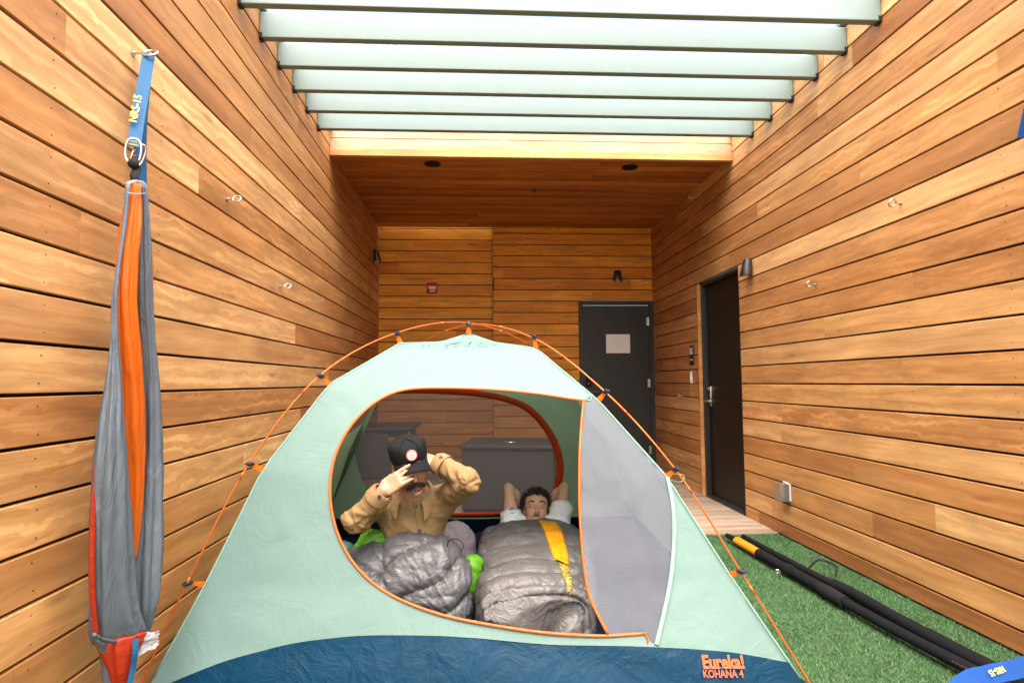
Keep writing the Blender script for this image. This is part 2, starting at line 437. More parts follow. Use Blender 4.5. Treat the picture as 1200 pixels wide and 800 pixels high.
for hz in (0.25, 1.05, 1.85):
    mb = MB(); mb.lathe([(0.008, -0.05), (0.008, 0.05)], (XR+0.040, DY0+0.042, hz), (0, 0, 1), 10); mb.box((XR+.046, DY0+.055, hz), (.004, .03, .09)); mb.build('hinge', M['steel'], rd, 'auto')
# --- back wall: two planes
XS = float(atY(578, 400, YB)[0])
bw = thing('timber_wall', (0.4, YB, 0), 'end timber wall with red fire alarm and charcoal door under the soffit', 'wall')
bx0 = float(atY(678.5, 400, YB)[0]); bdh = float(atY(724, 353, YB)[2])
mb = MB(); mb.box(((XL+XS)/2, YB+0.08+0.12, 1.65), (XS-XL+.1, 0.2, 3.2)); mb.box(((XS+bx0)/2, YB+0.12, 1.65), (bx0-XS, 0.2, 3.2))
mb.box(((bx0+XR)/2, YB+0.12, (3.25+bdh)/2), (XR-bx0+.1, 0.2, 3.25-bdh-.03)); mb.build('wall_core', M['dark_gap'], bw)
clad(bw, (0, YB+0.099, 0), (-1, 0, 0), (0, -1, 0), -XS+0.001, -XL+0.05, rows_for(BASE-0.041, 3.2), M['wood_bounce_lit'], 21, lens=(1.2, 3.0))
clad(bw, (0, YB+0.019, 0), (-1, 0, 0), (0, -1, 0), -XR+0.001, -XS, rows_for(BASE+0.034, 3.2), M['wood_bounce_lit'], 22, holes=[(-XR-1, -bx0, 0, bdh)], lens=(1.0, 2.6))
mb = MB(); mb.box((XS+0.008, YB+0.055, 1.6), (0.014, 0.07, 3.17)); mb.build('corner_trim', M['wood_bounce_lit'], bw)
# charcoal door in the back wall
bx1 = XR-0.004
mb = MB(); mb.box(((bx0+bx1)/2, YB+0.045, (bdh-.05)/2+.008), (bx1-bx0-0.11, 0.045, bdh-0.07), ch=0.003)
bd = mb.build('door', M['grey_door'], bw); bd['label'] = 'charcoal door with paper notice and keypad lock'
mb = MB()
for (xx, zz, sx, sz) in ((bx0+.026, bdh/2, .05, bdh-.004), (bx1-.026, bdh/2, .05, bdh-.004), ((bx0+bx1)/2, bdh-.025, bx1-bx0-.104, .046)):
    mb.box((xx, YB+0.012, zz), (sx, 0.07, sz), ch=0.004)
mb.build('door_frame', M['grey_door'], bd)
for hz in (0.28, 1.13, 1.93):
    mb = MB(); mb.lathe([(0.008, -0.055), (0.008, 0.055)], (bx1-.054, YB+0.012, hz), (0, 0, 1), 10); mb.box((bx1-.066, YB+.02, hz), (.03, .004, .1)); mb.build('hinge', M['steel'], bd, 'auto')
kx, _, kz = atY(690, 446, YB)
mb = MB(); mb.box((kx, YB+0.012, kz), (0.07, 0.02, 0.16), ch=0.012); mb.build('keypad', M['rubber'], bd, 'auto')
mb = MB(); mb.lathe([(0.018, 0), (0.016, 0.012), (0.01, 0.014)], (kx, YB+0.003, kz-.04), (0, -1, 0), 16); mb.torus((kx, YB+0.001, kz+.035), 0.014, 0.003, (0, 1, 0)); mb.build('lock_cylinder', M['bronze'], bd, 'auto')
mb = MB(); mb.lathe([(0.022, 0), (0.022, .012)], (kx, YB+.022, kz-.14), (0, -1, 0), 16)
mb.tube([(kx, YB+.015, kz-.14), (kx, YB-.04, kz-.14), (kx+.02, YB-.05, kz-.14), (kx+.12, YB-.05, kz-.14)], .009, 10); mb.build('handle', M['bronze'], bd, 'auto')
px_, _, pz_ = atY(724, 420, YB)
mb = MB(); mb.lathe([(0.010, 0), (0.010, .005), (.006, .006)], (px_, YB+.023, pz_), (0, -1, 0), 12); mb.build('peephole', M['rubber'], bd, 'auto')
a = atY(710.5, 391.5, YB); b = atY(739, 413.5, YB)
mb = MB(); mb.box(((a[0]+b[0])/2, YB+0.021, (a[2]+b[2])/2), (b[0]-a[0], 0.003, a[2]-b[2]))
tag(mb.build('paper_notice', M['paper']), 'blank-looking white paper sheet taped to the charcoal door', 'notice')
# --- soffit and fascia
FY, FZ = 5.16, 3.112
sf = thing('canopy', (0.5, 6.4, 3.12), 'dark cedar boarded canopy ceiling with pale fascia over the far end', 'canopy')
mb = MB(); mb.box(((XL+XR)/2, (FY+.05+YB)/2, 3.26), (XR-XL-.006, YB-FY-.05, 0.14)); mb.build('canopy_core', M['dark_gap'], sf)
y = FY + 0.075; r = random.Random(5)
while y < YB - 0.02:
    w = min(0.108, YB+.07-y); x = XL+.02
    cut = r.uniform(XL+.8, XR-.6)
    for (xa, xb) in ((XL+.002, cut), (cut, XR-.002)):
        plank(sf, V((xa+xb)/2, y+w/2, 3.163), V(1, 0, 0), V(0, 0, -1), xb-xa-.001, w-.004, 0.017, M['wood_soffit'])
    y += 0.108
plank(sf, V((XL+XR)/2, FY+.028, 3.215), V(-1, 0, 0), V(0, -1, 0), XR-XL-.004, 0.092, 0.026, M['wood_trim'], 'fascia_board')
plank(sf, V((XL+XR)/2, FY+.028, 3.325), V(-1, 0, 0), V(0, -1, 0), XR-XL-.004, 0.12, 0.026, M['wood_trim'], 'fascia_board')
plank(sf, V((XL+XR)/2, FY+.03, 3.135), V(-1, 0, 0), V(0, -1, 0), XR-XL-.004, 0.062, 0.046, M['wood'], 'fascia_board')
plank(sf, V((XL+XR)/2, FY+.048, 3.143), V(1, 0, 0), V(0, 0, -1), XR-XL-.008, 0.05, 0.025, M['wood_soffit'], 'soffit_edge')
for nm, (qx, qy), lab in (('downlight', (507, 192), 'black recessed canopy light on the fire alarm side'), ('downlight', (738, 196), 'black recessed canopy light on the charcoal door side')):
    p = atZ(qx, qy, 3.145)
    mb = MB(); mb.lathe([(0.078, 0), (0.078, -.006), (0.066, -.008), (0.062, 0.0), (0.0601, 0.0)], p, (0, 0, 1), 28)
    t = thing(nm, p, lab, 'ceiling light', 'recessed canopy lights')
    mb.build('trim_ring', M['black_metal'], t, 'auto')
    mb = MB(); mb.lathe([(0.058, 0), (0.058, -.003)], p, (0, 0, 1), 24); mb.build('grille', M['rubber'], t)
p = atZ(626, 222, 3.146)
mb = MB(); mb.lathe([(0.028, 0), (0.026, -.006), (.010, -.008), (.008, -.03), (.018, -.032), (.018, -.036)], p, (0, 0, 1), 16)
tag(mb.build('sprinkler', M['bronze'], None, 'auto'), 'small sprinkler head between the two recessed canopy lights', 'sprinkler')
# --- pergola slats overhead
pg = thing('pergola', (0.5, 3.9, 3.16), 'pale grey-green painted slats spanning overhead between the timber walls', 'pergola')
for k in range(6):
    yy = 3.146 + 0.317*k
    mb = MB(); mb.box(((XL+XR)/2, yy+.026, 3.162+.077), (XR-XL-0.006, 0.05, 0.154), ch=0.005)
    o = mb.build('slat', M['louvre'], pg)
    for sx in (XL+.012, XR-.012):
        b_ = MB(); b_.box((sx, yy+.026, 3.157), (0.02, 0.04, 0.006)); b_.box((sx, yy+.026-.0265, 3.175), (.018, .003, .03)); b_.build('bracket', M['black_metal'], o)
p = atY(428, 44, 3.76)
mb = MB(); rr = random.Random(2)
for i in range(26):
    c = p + V(rr.uniform(-.03, .19), rr.uniform(.0, .04), rr.uniform(-.012, .012)); c[2] = 3.321
    a_ = rr.uniform(0, pi); mb.tube([c, c+V(.02*cos(a_), .015*sin(a_), rr.uniform(-.002, .012))], [.002, .0012], 4)
tag(mb.build('dry_twigs', M['rope']), 'few dry twigs and needles caught on top of a pergola slat', 'twigs', kind='stuff')
# --- deck and turf
dk = tag(bpy.data.objects.new('deck', None), kind='structure'); dk.location = (0.5, 6, 0); COL.objects.link(dk)
DE = 4.553
mb = MB(); mb.box(((XL+XR)/2, (DE+YB+.1)/2, -.010), (XR-XL, YB+.1-DE, .012)); mb.build('deck_bed', M['dark_gap'], dk)
y = DE; r = random.Random(8)
while y < YB:
    w = min(0.14, YB+.09-y); cut = r.uniform(XL+.5, XR-.5)
    for (xa, xb) in ((XL, cut), (cut, XR)):
        plank(dk, V((xa+xb)/2, y+w/2, -0.004), V(1, 0, 0), V(0, 0, 1), xb-xa-.002, w-.005, 0.012+r.uniform(0, .001), M['wood_deck'])
    y += 0.14
s = NT('turf_backing'); co = s.coords()
nz = s.n('TexNoise', Vector=co, Scale=90.0, Detail=4.0).outputs[0]
M['turf_base'] = s.done(s.n('BsdfPrincipled', Base_Color=s.ramp(nz, [(0.3, (0.012, 0.035, 0.010)), (0.7, (0.03, 0.08, 0.022))]), Roughness=0.9).outputs[0])
mb = MB(); mb.box(((XL+XR)/2, (DE+Y0)/2, -.008), (XR-XL, DE-Y0-.004, .010)); tag(mb.build('turf_mat', M['turf_base']), kind='structure')
s = NT('turf_blade'); co = s.coords()
n1 = s.n('TexNoise', Vector=co, Scale=160.0, Detail=2.0).outputs[0]
n2 = s.n('TexNoise', Vector=co, Scale=3.0, Detail=3.0).outputs[0]
c = s.ramp(n1, [(0.25, (0.044, 0.112, 0.040)), (0.5, (0.078, 0.185, 0.066)), (0.7, (0.125, 0.245, 0.098)), (0.9, (0.18, 0.30, 0.135))])
c = s.mix(1.0, c, s.ramp(n2, [(0.3, 0.8), (0.7, 1.2)]), 'MULTIPLY')
pr = s.n('BsdfPrincipled', Base_Color=c, Roughness=0.55); tr = s.n('BsdfTranslucent', Color=c)
M['turf'] = s.done(s.n('MixShader', i0=0.25, i1=pr.outputs[0], i2=tr.outputs[0]).outputs[0])
rg = np.random.RandomState(4)
n = 330000
xy = np.stack([rg.uniform(XL+.012, XR-.012, n), rg.uniform(0.9, DE-.008, n)], 1)
ins = (np.abs(xy[:, 0]) < 1.02) & (xy[:, 1] > 2.5) & (xy[:, 1] < 4.5)
near = (xy[:, 1] < 1.7) & (rg.uniform(size=n) < .6)
xy = xy[~ins & ~near]; n = len(xy)
ang = rg.uniform(0, 2*pi, n); hgt = rg.uniform(.005, .013, n)*(1+.25*pn(xy[:, 0]*9, xy[:, 1]*9)); lean = rg.uniform(.2, 1.0, n)*.016
d2 = np.stack([np.cos(ang), np.sin(ang)], 1); la = rg.uniform(0, 2*pi, n); l2 = np.stack([np.cos(la), np.sin(la)], 1)*lean[:, None]
wd = rg.uniform(.0012, .0022, n)[:, None]
v = np.zeros((n, 3, 3)); v[:, 0, :2] = xy-d2*wd; v[:, 1, :2] = xy+d2*wd; v[:, 2, :2] = xy+l2
v[:, 0, 2] = v[:, 1, 2] = -.003; v[:, 2, 2] = hgt
me = bpy.data.meshes.new('turf'); me.vertices.add(n*3); me.loops.add(n*3); me.polygons.add(n)
me.vertices.foreach_set('co', v.ravel()); me.loops.foreach_set('vertex_index', np.arange(n*3)); me.polygons.foreach_set('loop_start', np.arange(0, n*3, 3)); me.update()
me.materials.append(M['turf']); o = bpy.data.objects.new('turf', me); COL.objects.link(o)
tag(o, 'short green artificial grass covering the courtyard floor', 'grass', kind='stuff')

# ================================================================== WALL FITTINGS
def text_mesh(body, size, Mx, mat, name, parent, bold=0.0, width=None):
    cu = bpy.data.curves.new(name, 'FONT'); cu.body = body; cu.size = size; cu.align_x = 'CENTER'; cu.align_y = 'CENTER'; cu.offset = bold; cu.extrude = 0.0006
    cu.resolution_u = 3
    ob = bpy.data.objects.new(name, cu); COL.objects.link(ob)
    dg = bpy.context.evaluated_depsgraph_get(); me = bpy.data.meshes.new_from_object(ob.evaluated_get(dg))
    bpy.data.objects.remove(ob); bpy.data.curves.remove(cu)
    me.materials.append(mat)
    if width:
        xs = [q.co.x for q in me.vertices]; k = width/(max(xs)-min(xs))
        for q in me.vertices: q.co.x *= k
    o = bpy.data.objects.new(name, me); o.matrix_basis = Mx; put(o, parent); return o

def eye_bolt(p, nrm, label, tilt=0.0, sc=1.0):
    nrm = V(*nrm); r_ = 0.019*sc
    t = thing('eye_bolt', p, label, 'eye bolt', 'steel eye bolts screwed into the timber walls')
    mb = MB(); mb.tube([p-nrm*.005, p+nrm*.03*sc], .0042*sc, 8); mb.lathe([(.011*sc, 0), (.011*sc, .003), (.005, .004)], p, nrm, 12); mb.build('shank', M['steel'], t, 'auto')
    ax = unit(V(0, 0, 1)*cos(tilt) + np.cross(nrm, V(0, 0, 1))*sin(tilt))
    mb = MB(); mb.torus(p+nrm*(.03*sc+r_), r_, .0042*sc, ax, 20, 8); mb.build('ring', M['steel'], t, True)
    return t
eye_bolt(atX(266, 233, XL+.001), (1, 0, 0), 'eye bolt on the hammock wall, level with the hammock gather', 1.2)
eye_bolt(atX(328, 335, XL+.001), (1, 0, 0), 'lower eye bolt on the hammock wall, further from the hammock', 1.0)
eye_bolt(atX(1056, 238, XR-.001), (-1, 0, 0), 'eye bolt high on the boarded wall above the outlet box', 1.1)
eye_bolt(atX(956, 333, XR-.001), (-1, 0, 0), 'eye bolt beside the black door, lower than its lamp', 0.9)
eye_bolt(atX(815, 231, XR-.001), (-1, 0, 0), 'eye bolt high in the corner under the canopy', 1.0)
eye_bolt(atX(800, 463.5, XR-.001), (-1, 0, 0), 'eye bolt between the two doors, beside the lever handle', 1.0, .9)
def wall_lamp(p, nrm, label):
    nrm = V(*nrm); sx = np.cross(V(0, 0, 1), nrm)
    t = thing('wall_lamp', p, label, 'wall lamp', 'dark downward wall lamps')
    rings = []
    for h, wq, dq in ((0.075, .036, .048), (.07, .042, .054), (-.06, .058, .088), (-.066, .056, .086)):
        ring = []
        for j in range(24):
            a_ = 2*pi*j/24; xx = wq*np.sign(cos(a_))*abs(cos(a_))**.7; yy = dq/2 + dq/2*np.sign(sin(a_))*abs(sin(a_))**.8
            ring.append(p + sx*xx + nrm*(yy+.002) + V(0, 0, h))
        rings.append(ring)
    mb = MB(); mb.loft(rings); mb.build('lamp_body', M['bronze'], t, 'auto')
    mb = MB(); mb.lathe([(.030, 0), (.030, -.004), (.02, -.006)], p+nrm*.045+V(0, 0, -.064), (0, 0, 1), 18); mb.build('lens', M['lens'], t)
    mb = MB(); mb.box(p+nrm*.004+V(0, 0, -.01), (.05, .008, .10) if abs(nrm[1]) > .5 else (.008, .05, .10)); mb.build('back_plate', M['black_metal'], t)
wall_lamp(atX(880, 314, XR-.0), (-1, 0, 0), 'dark metal wall lamp above and beside the black door')
wall_lamp(atY(723, 324, YB-.0), (0, -1, 0), 'dark metal wall lamp above the charcoal door')
wall_lamp(atX(438, 300, XL+.0), (1, 0, 0), 'dark metal wall lamp in the corner near the fire alarm')
# fire alarm
p = atY(506.5, 337.5, YB+.08)
t = thing('fire_alarm', p, 'small red fire alarm with white strobe on the end timber wall', 'fire alarm')
mb = MB(); mb.box(p+V(0, -.02, 0), (.135, .04, .14), ch=.014); mb.build('housing', M['red_plastic'], t, 'auto')
mb = MB(); mb.box(p+V(0, -.046, .0), (.10, .016, .034), ch=.006); mb.build('strobe', M['white_plastic'], t, 'auto')
mb = MB()
for k in range(3): mb.box(p+V(0, -.041, -.036-.009*k), (.06, .004, .004))
mb.build('horn_slots', M['lens'], t)
# sign, switch
p = atX(811, 416, XR-.003); q = atX(808, 416, XR-.003)
t = thing('door_sign', p, 'small black room sign with white letters beside the black door', 'sign')
mb = MB(); mb.box(p+V(-.003, 0, 0), (.006, .115, .205), ch=.002); mb.build('plate', M['black_metal'], t)
SG = lambda c: frame(c, (0, -1, 0), (0, 0, 1), (-1, 0, 0))
text_mesh('RLK', .10, SG(p+V(-.0075, 0, .04)), M['white_plastic'], 'lettering', t, .002, .085)
mb = MB(); mb.box(p+V(-.007, 0, -.05), (.002, .075, .012)); mb.build('stripe', M['white_plastic'], t)
p = atX(810.5, 442, XR-.002)
t = thing('light_switch', p, 'narrow white switch below the black room sign', 'switch')
mb = MB(); mb.box(p+V(-.006, 0, 0), (.012, .05, .125), ch=.003); mb.build('plate', M['white_plastic'], t)
mb = MB(); mb.box(p+V(-.014, 0, 0), (.006, .022, .05), ch=.002); mb.build('rocker', M['white_plastic'], t)
# outlet box
p = atX(924, 576, XR-.002)
t = thing('outlet_box', p, 'clear weatherproof outlet cover low on the boarded wall', 'outlet')
mb = MB(); mb.box(p+V(-.008, 0, 0), (.016, .085, .125), ch=.004); mb.build('base_plate', principled('grey_plastic', (.45, .47, .48), .4), t)
mb = MB()
for (c, sz) in ((V(-.05, 0, .058), (.07, .084, .004)), (V(-.05, 0, -.058), (.07, .084, .004)), (V(-.05, .04, 0), (.07, .004, .112)), (V(-.05, -.04, 0), (.07, .004, .112)), (V(-.086, 0, 0), (.004, .08, .112))):
    mb.box(p+c, sz)
mb.build('cover', M['clear'], t)
mb = MB(); mb.box(p+V(-.02, 0, .0), (.008, .034, .068), ch=.003); mb.build('socket', M['white_plastic'], t)
mb = MB(); mb.lathe([(.007, -.03), (.007, .03)], p+V(-.02, 0, .066), (0, 1, 0), 10); mb.build('hinge', principled('clear_grey', (.6, .62, .63), .3), t)

# ================================================================== THE TENT
MINT = (0.165, 0.275, 0.250)
M['mint'] = cloth('mint_nylon', MINT, 0.55, trans=0.30, crinkle=0.36, scale=7.0, noise=0.03, tcol=(0.16, 0.27, 0.225), dist=0.014)
M['mint_shade_tint'] = cloth('mint_nylon_shade_tint', (0.20, 0.32, 0.22), 0.55, trans=0.30, crinkle=0.35, scale=9.0, noise=0.04, tcol=(0.20, 0.33, 0.22))  # same mint fabric as the front, its green inside shading painted into the colour
M['tub'] = cloth('blue_tub_nylon', (0.0006, 0.027, 0.060), 0.5, trans=0.05, crinkle=0.7, scale=7.0, noise=0.12, dist=0.02, spec=0.12)
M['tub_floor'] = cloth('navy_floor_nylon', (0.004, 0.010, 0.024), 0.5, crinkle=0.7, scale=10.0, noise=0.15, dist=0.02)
M['mesh'] = cloth('grey_mesh_netting', (0.175, 0.165, 0.172), 0.9, trans=0.2, crinkle=0.1, scale=10.0, transp=0.36)
M['door_mesh'] = cloth('pale_grey_netting', (0.27, 0.295, 0.355), 0.9, trans=0.35, crinkle=0.35, scale=6.0, transp=0.50)
M['zip'] = principled('orange_zipper', (0.56, 0.095, 0.004), 0.5)
M['binding'] = cloth('red_orange_binding', (0.60, 0.06, 0.008), 0.6, crinkle=0.1, scale=60)
M['mint_tape'] = cloth('pale_mint_tape', (0.185, 0.31, 0.265), 0.7, crinkle=0.1, scale=60)
M['pole'] = principled('anodised_orange_pole', (0.52, 0.105, 0.012), 0.3, 0.45)
M['clip'] = principled('navy_clip_plastic', (0.012, 0.016, 0.03), 0.35)
M['tab'] = cloth('orange_tab', (0.62, 0.14, 0.005), 0.7, crinkle=0.2, scale=80)

CL, CR = V(-1.25, 2.42), V(1.225, 2.255)
BL, BR = V(-1.20, 4.66), V(1.23, 4.56)
AP = V(-0.052, 3.43)
def on_ridge(px, py, c):
    d = ray(px, py); e = AP - c
    k, t = np.linalg.solve(np.array([[d[0], -e[0]], [d[1], -e[1]]]), c)
    p = CAM + d*k; return float(t), float(p[2])
def prof(pxs, c):
    L = [(0.0, 0.0)] + [on_ridge(x, y, c) for x, y in pxs]
    return np.array([a for a, _ in L]), np.array([b for _, b in L])
poleL = prof([(219, 683), (292, 543), (375, 440), (465, 390)], CL-V(.02, .03))
poleR = prof([(870, 669), (793, 549), (711, 458), (626, 394)], CR-V(-.02, .03))
fabL = prof([(241, 684), (308, 550), (386, 450), (469, 402), (517, 401)], CL)
fabR = prof([(855, 673), (781, 558), (701, 469), (628, 408), (578, 401)], CR)
HAP, HPOLE = 1.432, 1.492
def close(pr, h): return np.append(pr[0], 1.0), np.append(pr[1], h)
poleL, poleR, fabL, fabR = close(poleL, HPOLE), close(poleR, HPOLE), close(fabL, HAP), close(fabR, HAP)
TT = np.linspace(0, 1, 201)
hB = (np.interp(TT, *fabL) + np.interp(TT, *fabR))/2
def ridge_pts(c, pr, inset=0.0):
    h = np.interp(TT, *pr); P = np.zeros((201, 3)); P[:, :2] = c + (AP-c)*TT[:, None]; P[:, 2] = h; return P
RFL, RFR, RBL, RBR = ridge_pts(CL, fabL), ridge_pts(CR, fabR), ridge_pts(BL, (TT, hB)), ridge_pts(BR, (TT, hB))
# common parameter by height so that ruled lines stay level
def by_height(P):
    hh = np.linspace(0, HAP, 301); return np.stack([np.interp(hh, P[:, 2], P[:, k]) for k in range(3)], 1)
HFL, HFR, HBL, HBR = map(by_height, (RFL, RFR, RBL, RBR))
class Panel:
    def __init__(s, A, B, sag, out):
        s.A, s.B, s.sag, s.out = A, B, sag, V(*out)
        s.k = np.linspace(0, 1, 301)
    def pos(s, u, w):
        u = np.asarray(u, float)[..., None]; w = np.asarray(w, float)
        a = np.stack([np.interp(w, s.k, s.A[:, j]) for j in range(3)], -1); b = np.stack([np.interp(w, s.k, s.B[:, j]) for j in range(3)], -1)
        p = a*(1-u)+b*u
        sg = s.sag*4*u*(1-u)*np.minimum(1, w*4)[..., None]*np.linalg.norm(b-a, axis=-1)[..., None]
        return p - s.out*sg
    def inv(s, px, py):
        if not hasattr(s, 'G'):
            uu, ww = np.meshgrid(np.linspace(0, 1, 121), np.linspace(0, 0.98, 121)); s.U, s.W = uu, ww; s.G = proj(s.pos(uu, ww))
        i = np.argmin(((s.G-np.array([px, py]))**2).sum(-1)); u, w = s.U.ravel()[i], s.W.ravel()[i]
        for _ in range(8):
            q = proj(s.pos(u, w)); e = np.array([px, py])-q
            J = np.stack([(proj(s.pos(u+1e-4, w))-q)/1e-4, (proj(s.pos(u, w+1e-4))-q)/1e-4], 1)
            try: du = np.linalg.solve(J, e)
            except Exception: break
            du = np.clip(du, -.05, .05); u += du[0]; w += du[1]
        return float(np.clip(u, 0, 1)), float(np.clip(w, 0, 0.995))
def inpoly(x, y, poly):
    r = np.zeros(len(x), bool); n = len(poly)
    for i in range(n):
        (x1, y1), (x2, y2) = poly[i], poly[(i+1) % n]
        c = ((y1 > y) != (y2 > y)) & (x < (x2-x1)*(y-y1)/((y2-y1) or 1e-12)+x1); r ^= c
    return r
SU, SW = 2.4, 1.9
def cdt(panel, loops, step=0.035, seed=0):
    """triangulate the unit (u,w) square with constraint polylines; returns uv, tris"""
    pts, ed = [], []
    n = 60; b = [(i/n, 0) for i in range(n)]+[(1, i/n*0.999) for i in range(n)]+[(1-i/n, 0.999) for i in range(n)]+[(0, (1-i/n)*0.999) for i in range(n)]
    for L, closed in [(b, True)]+loops:
        k = len(pts); pts += [(u*SU, w*SW) for u, w in L]
        ed += [(k+i, k+i+1) for i in range(len(L)-1)]
        if closed: ed.append((k+len(L)-1, k))
    rg = np.random.RandomState(seed); nu, nw = int(SU/step), int(SW/step)
    for i in range(1, nu):
        for j in range(1, nw):
            pts.append(((i+.25*rg.uniform(-1, 1)+(.5 if j % 2 else 0))/nu*SU if i < nu-1 else i/nu*SU, (j+.2*rg.uniform(-1, 1))/nw*SW))
    v, e, f, *_ = delaunay_2d_cdt([Vector(p) for p in pts], ed, [], 0, 1e-5)
    uv = np.array([(q.x/SU, q.y/SW) for q in v]); tr = np.array([t for t in f if len(t) == 3]); return uv, tr
def emit(name, panel, uv, tr, keep, mat, parent, amp=0.006, off=0.0, fold=None, push=0.0):
    tr = tr[keep]
    if not len(tr): return None
    used = np.unique(tr); mp = -np.ones(len(uv), int); mp[used] = np.arange(len(used))
    q = uv[used]; u, w = np.clip(q[:, 0], 0, 1), np.clip(q[:, 1], 0, 1)
    P = panel.pos(u, w)
    edge = np.minimum(1, np.minimum(np.minimum(u, 1-u)*9, np.minimum(1, w*9)))
    # tension folds that fan out from the two lower corners, plus soft billow
    al = np.arctan2(w*SW, u*SU+.02); ar = np.arctan2(w*SW, (1-u)*SU+.02)
    dl = np.hypot(w*SW, u*SU); dr = np.hypot(w*SW, (1-u)*SU)
    n_ = amp*(fbm(u*5, w*5, off*31+1) + 0.9*pn(al*9, dl*0.9, 3)*np.exp(-dl*1.3) + 0.9*pn(ar*9, dr*.9, 5)*np.exp(-dr*1.3))
    for cu, cw in getattr(panel, 'clips', ()):
        du, dw = (u-cu)*SU*(1 if cu == 0 else -1), (w-cw)*SW; dd = np.hypot(du, dw)
        n_ = n_ + .012*pn(np.arctan2(dw, du+.01)*4.5+cw*9, dd*1.2, cu*5+2)*np.exp(-dd*3.2)*np.minimum(1, dd*12)
    if fold is not None: n_ = n_ + fold(u, w, P)
    P = P + panel.out*(n_*edge + off + push)[:, None]
    return np_obj(name, P, mp[tr], mat, parent)
def tubeline(panel, uvs, r, off, name, mat, parent, n=8):
    P = np.array([panel.pos(u, w) for u, w in uvs]) + panel.out*off
    mb = MB(); mb.tube(smooth_path(P, len(P)*3), r, n); return mb.build(name, mat, parent, True)
def ribbon(panel, uvs, width, off, name, mat, parent):
    P = smooth_path(np.array([panel.pos(u, w) for u, w in uvs]), 120)+panel.out*off
    T = np.gradient(P, axis=0); T /= np.linalg.norm(T, axis=1)[:, None]
    S = np.cross(T, panel.out); S /= np.linalg.norm(S, axis=1)[:, None]
    th = panel.out*.0018
    mb = MB(); mb.loft([[p+s_*width/2, p+s_*width/2+th, p+th*1.8, p-s_*width/2+th, p-s_*width/2] for p, s_ in zip(P, S)]); return mb.build(name, mat, parent, True)

def keep_inside(v, gap=.03):
    w = np.clip(v[:, 2]/HAP, 0, .99); P0, P1 = FP.pos(np.zeros(len(v)), w), FP.pos(np.ones(len(v)), w)
    u = np.clip((v[:, 0]-P0[:, 0])/(P1[:, 0]-P0[:, 0]), 0, 1); yl = FP.pos(u, w)[:, 1]+gap
    v = v.copy(); d = yl-v[:, 1]; v[:, 1] = np.where(d > 0, yl+.02*(1-np.exp(-d/.05))*0, v[:, 1]); return v
tent = thing('tent', (0, 3.43, 0), 'mint and blue dome tent with orange poles and open oval door', 'tent')
sl = unit(V(0, -0.75, 0.66))
FP = Panel(HFL, HFR, 0.012, unit(V(-.05, -.8, .6)))
FP.clips = [(0, h/HAP) for h in fabL[1][1:5]]+[(1, h/HAP) for h in fabR[1][1:5]]
# pixel outlines on the front panel
zip_px = [(757, 742), (730, 744), (700, 745), (640, 741.5), (580, 733), (520, 721), (470, 703), (437, 683), (411, 655), (394, 620), (387, 582), (390, 545), (401, 516), (420, 489), (446, 468), (476, 457), (520, 455), (580, 457), (632, 462), (684, 470)]
inner_px = [(684, 470), (681, 500), (679, 540), (679, 590), (681, 630), (685, 670), (691, 700), (703, 726), (712, 743)]
tub_px = [(191, 800), (251, 779), (300, 764), (345, 753), (390, 747), (430, 744), (500, 744), (560, 747), (640, 754), (752, 757.5), (856, 764), (921, 772)]
mesh_px = [(684, 470), (697, 465), (720, 490), (752, 525), (781, 557), (787, 585), (789, 620), (787, 660), (782, 695), (775, 725), (769, 752), (757, 743), (735, 744), (712, 743)]
DBL = [(714, 612), (735, 620), (760, 630), (789, 645), (787, 690), (775, 735), (757, 741), (728, 735), (712, 720)]
zip_uv = [FP.inv(*q) for q in zip_px]; in_uv = [FP.inv(*q) for q in inner_px]; tub_uv = [(0.0, 0.005)]+[FP.inv(*q) for q in tub_px[1:-1]]+[(1.0, FP.inv(925, 776)[1])]
mesh_uv = [FP.inv(*q) for q in mesh_px]
def dens(L, closed=False, n=6):
    P = np.array(L); P3 = np.column_stack([P, np.zeros(len(P))]); S = smooth_path(P3, len(L)*n); return [tuple(q[:2]) for q in S]
zip_d, in_d = dens(zip_uv), dens(in_uv)
i_end = 2                                     # zip meets the inner edge near (712,743)
hole = [p for p in zip_d if p[0] <= in_uv[-1][0]+1e-6 or p[1] > .5] + in_d[1:-1]
tub_d = dens(tub_uv)
flap = in_d + [mesh_uv[-2], mesh_uv[-3]] + dens(mesh_uv[:11])[::-1]
uv, tr = cdt(FP, [(hole, True), (tub_d, False), (dens(mesh_uv[:11]), False), (zip_d[:14], False)])
cen = uv[tr].mean(1)
in_hole = inpoly(cen[:, 0], cen[:, 1], hole); in_flap = inpoly(cen[:, 0], cen[:, 1], flap) & ~in_hole
tb = np.array(tub_d); below = cen[:, 1] < np.interp(cen[:, 0], tb[:, 0], tb[:, 1])
emit('front_panel', FP, uv, tr, ~in_hole & ~in_flap & ~below, M['mint'], tent)
emit('tub_wall', FP, uv, tr, below & ~in_hole, M['tub'], tent, amp=.011)
FOLD = lambda u, w, P: .014*pn(u*34-w*6, w*1.1, 2)+.006*pn(u*80-w*16, w*2.4)
dm = emit('door_netting', FP, uv, tr, in_flap, M['door_mesh'], tent, amp=.010, fold=FOLD)
tubeline(FP, zip_uv, .0062, .004, 'door_zip', M['zip'], tent)
tubeline(FP, in_uv, .0058, .010, 'door_edge_zip', M['zip'], tent)
ribbon(FP, [FP.inv(*q) for q in [(782, 560), (788, 590), (790, 622), (788, 660), (783, 695), (776, 727), (769, 756)]], .018, .008, 'seam_tape', M['mint_tape'], tent)
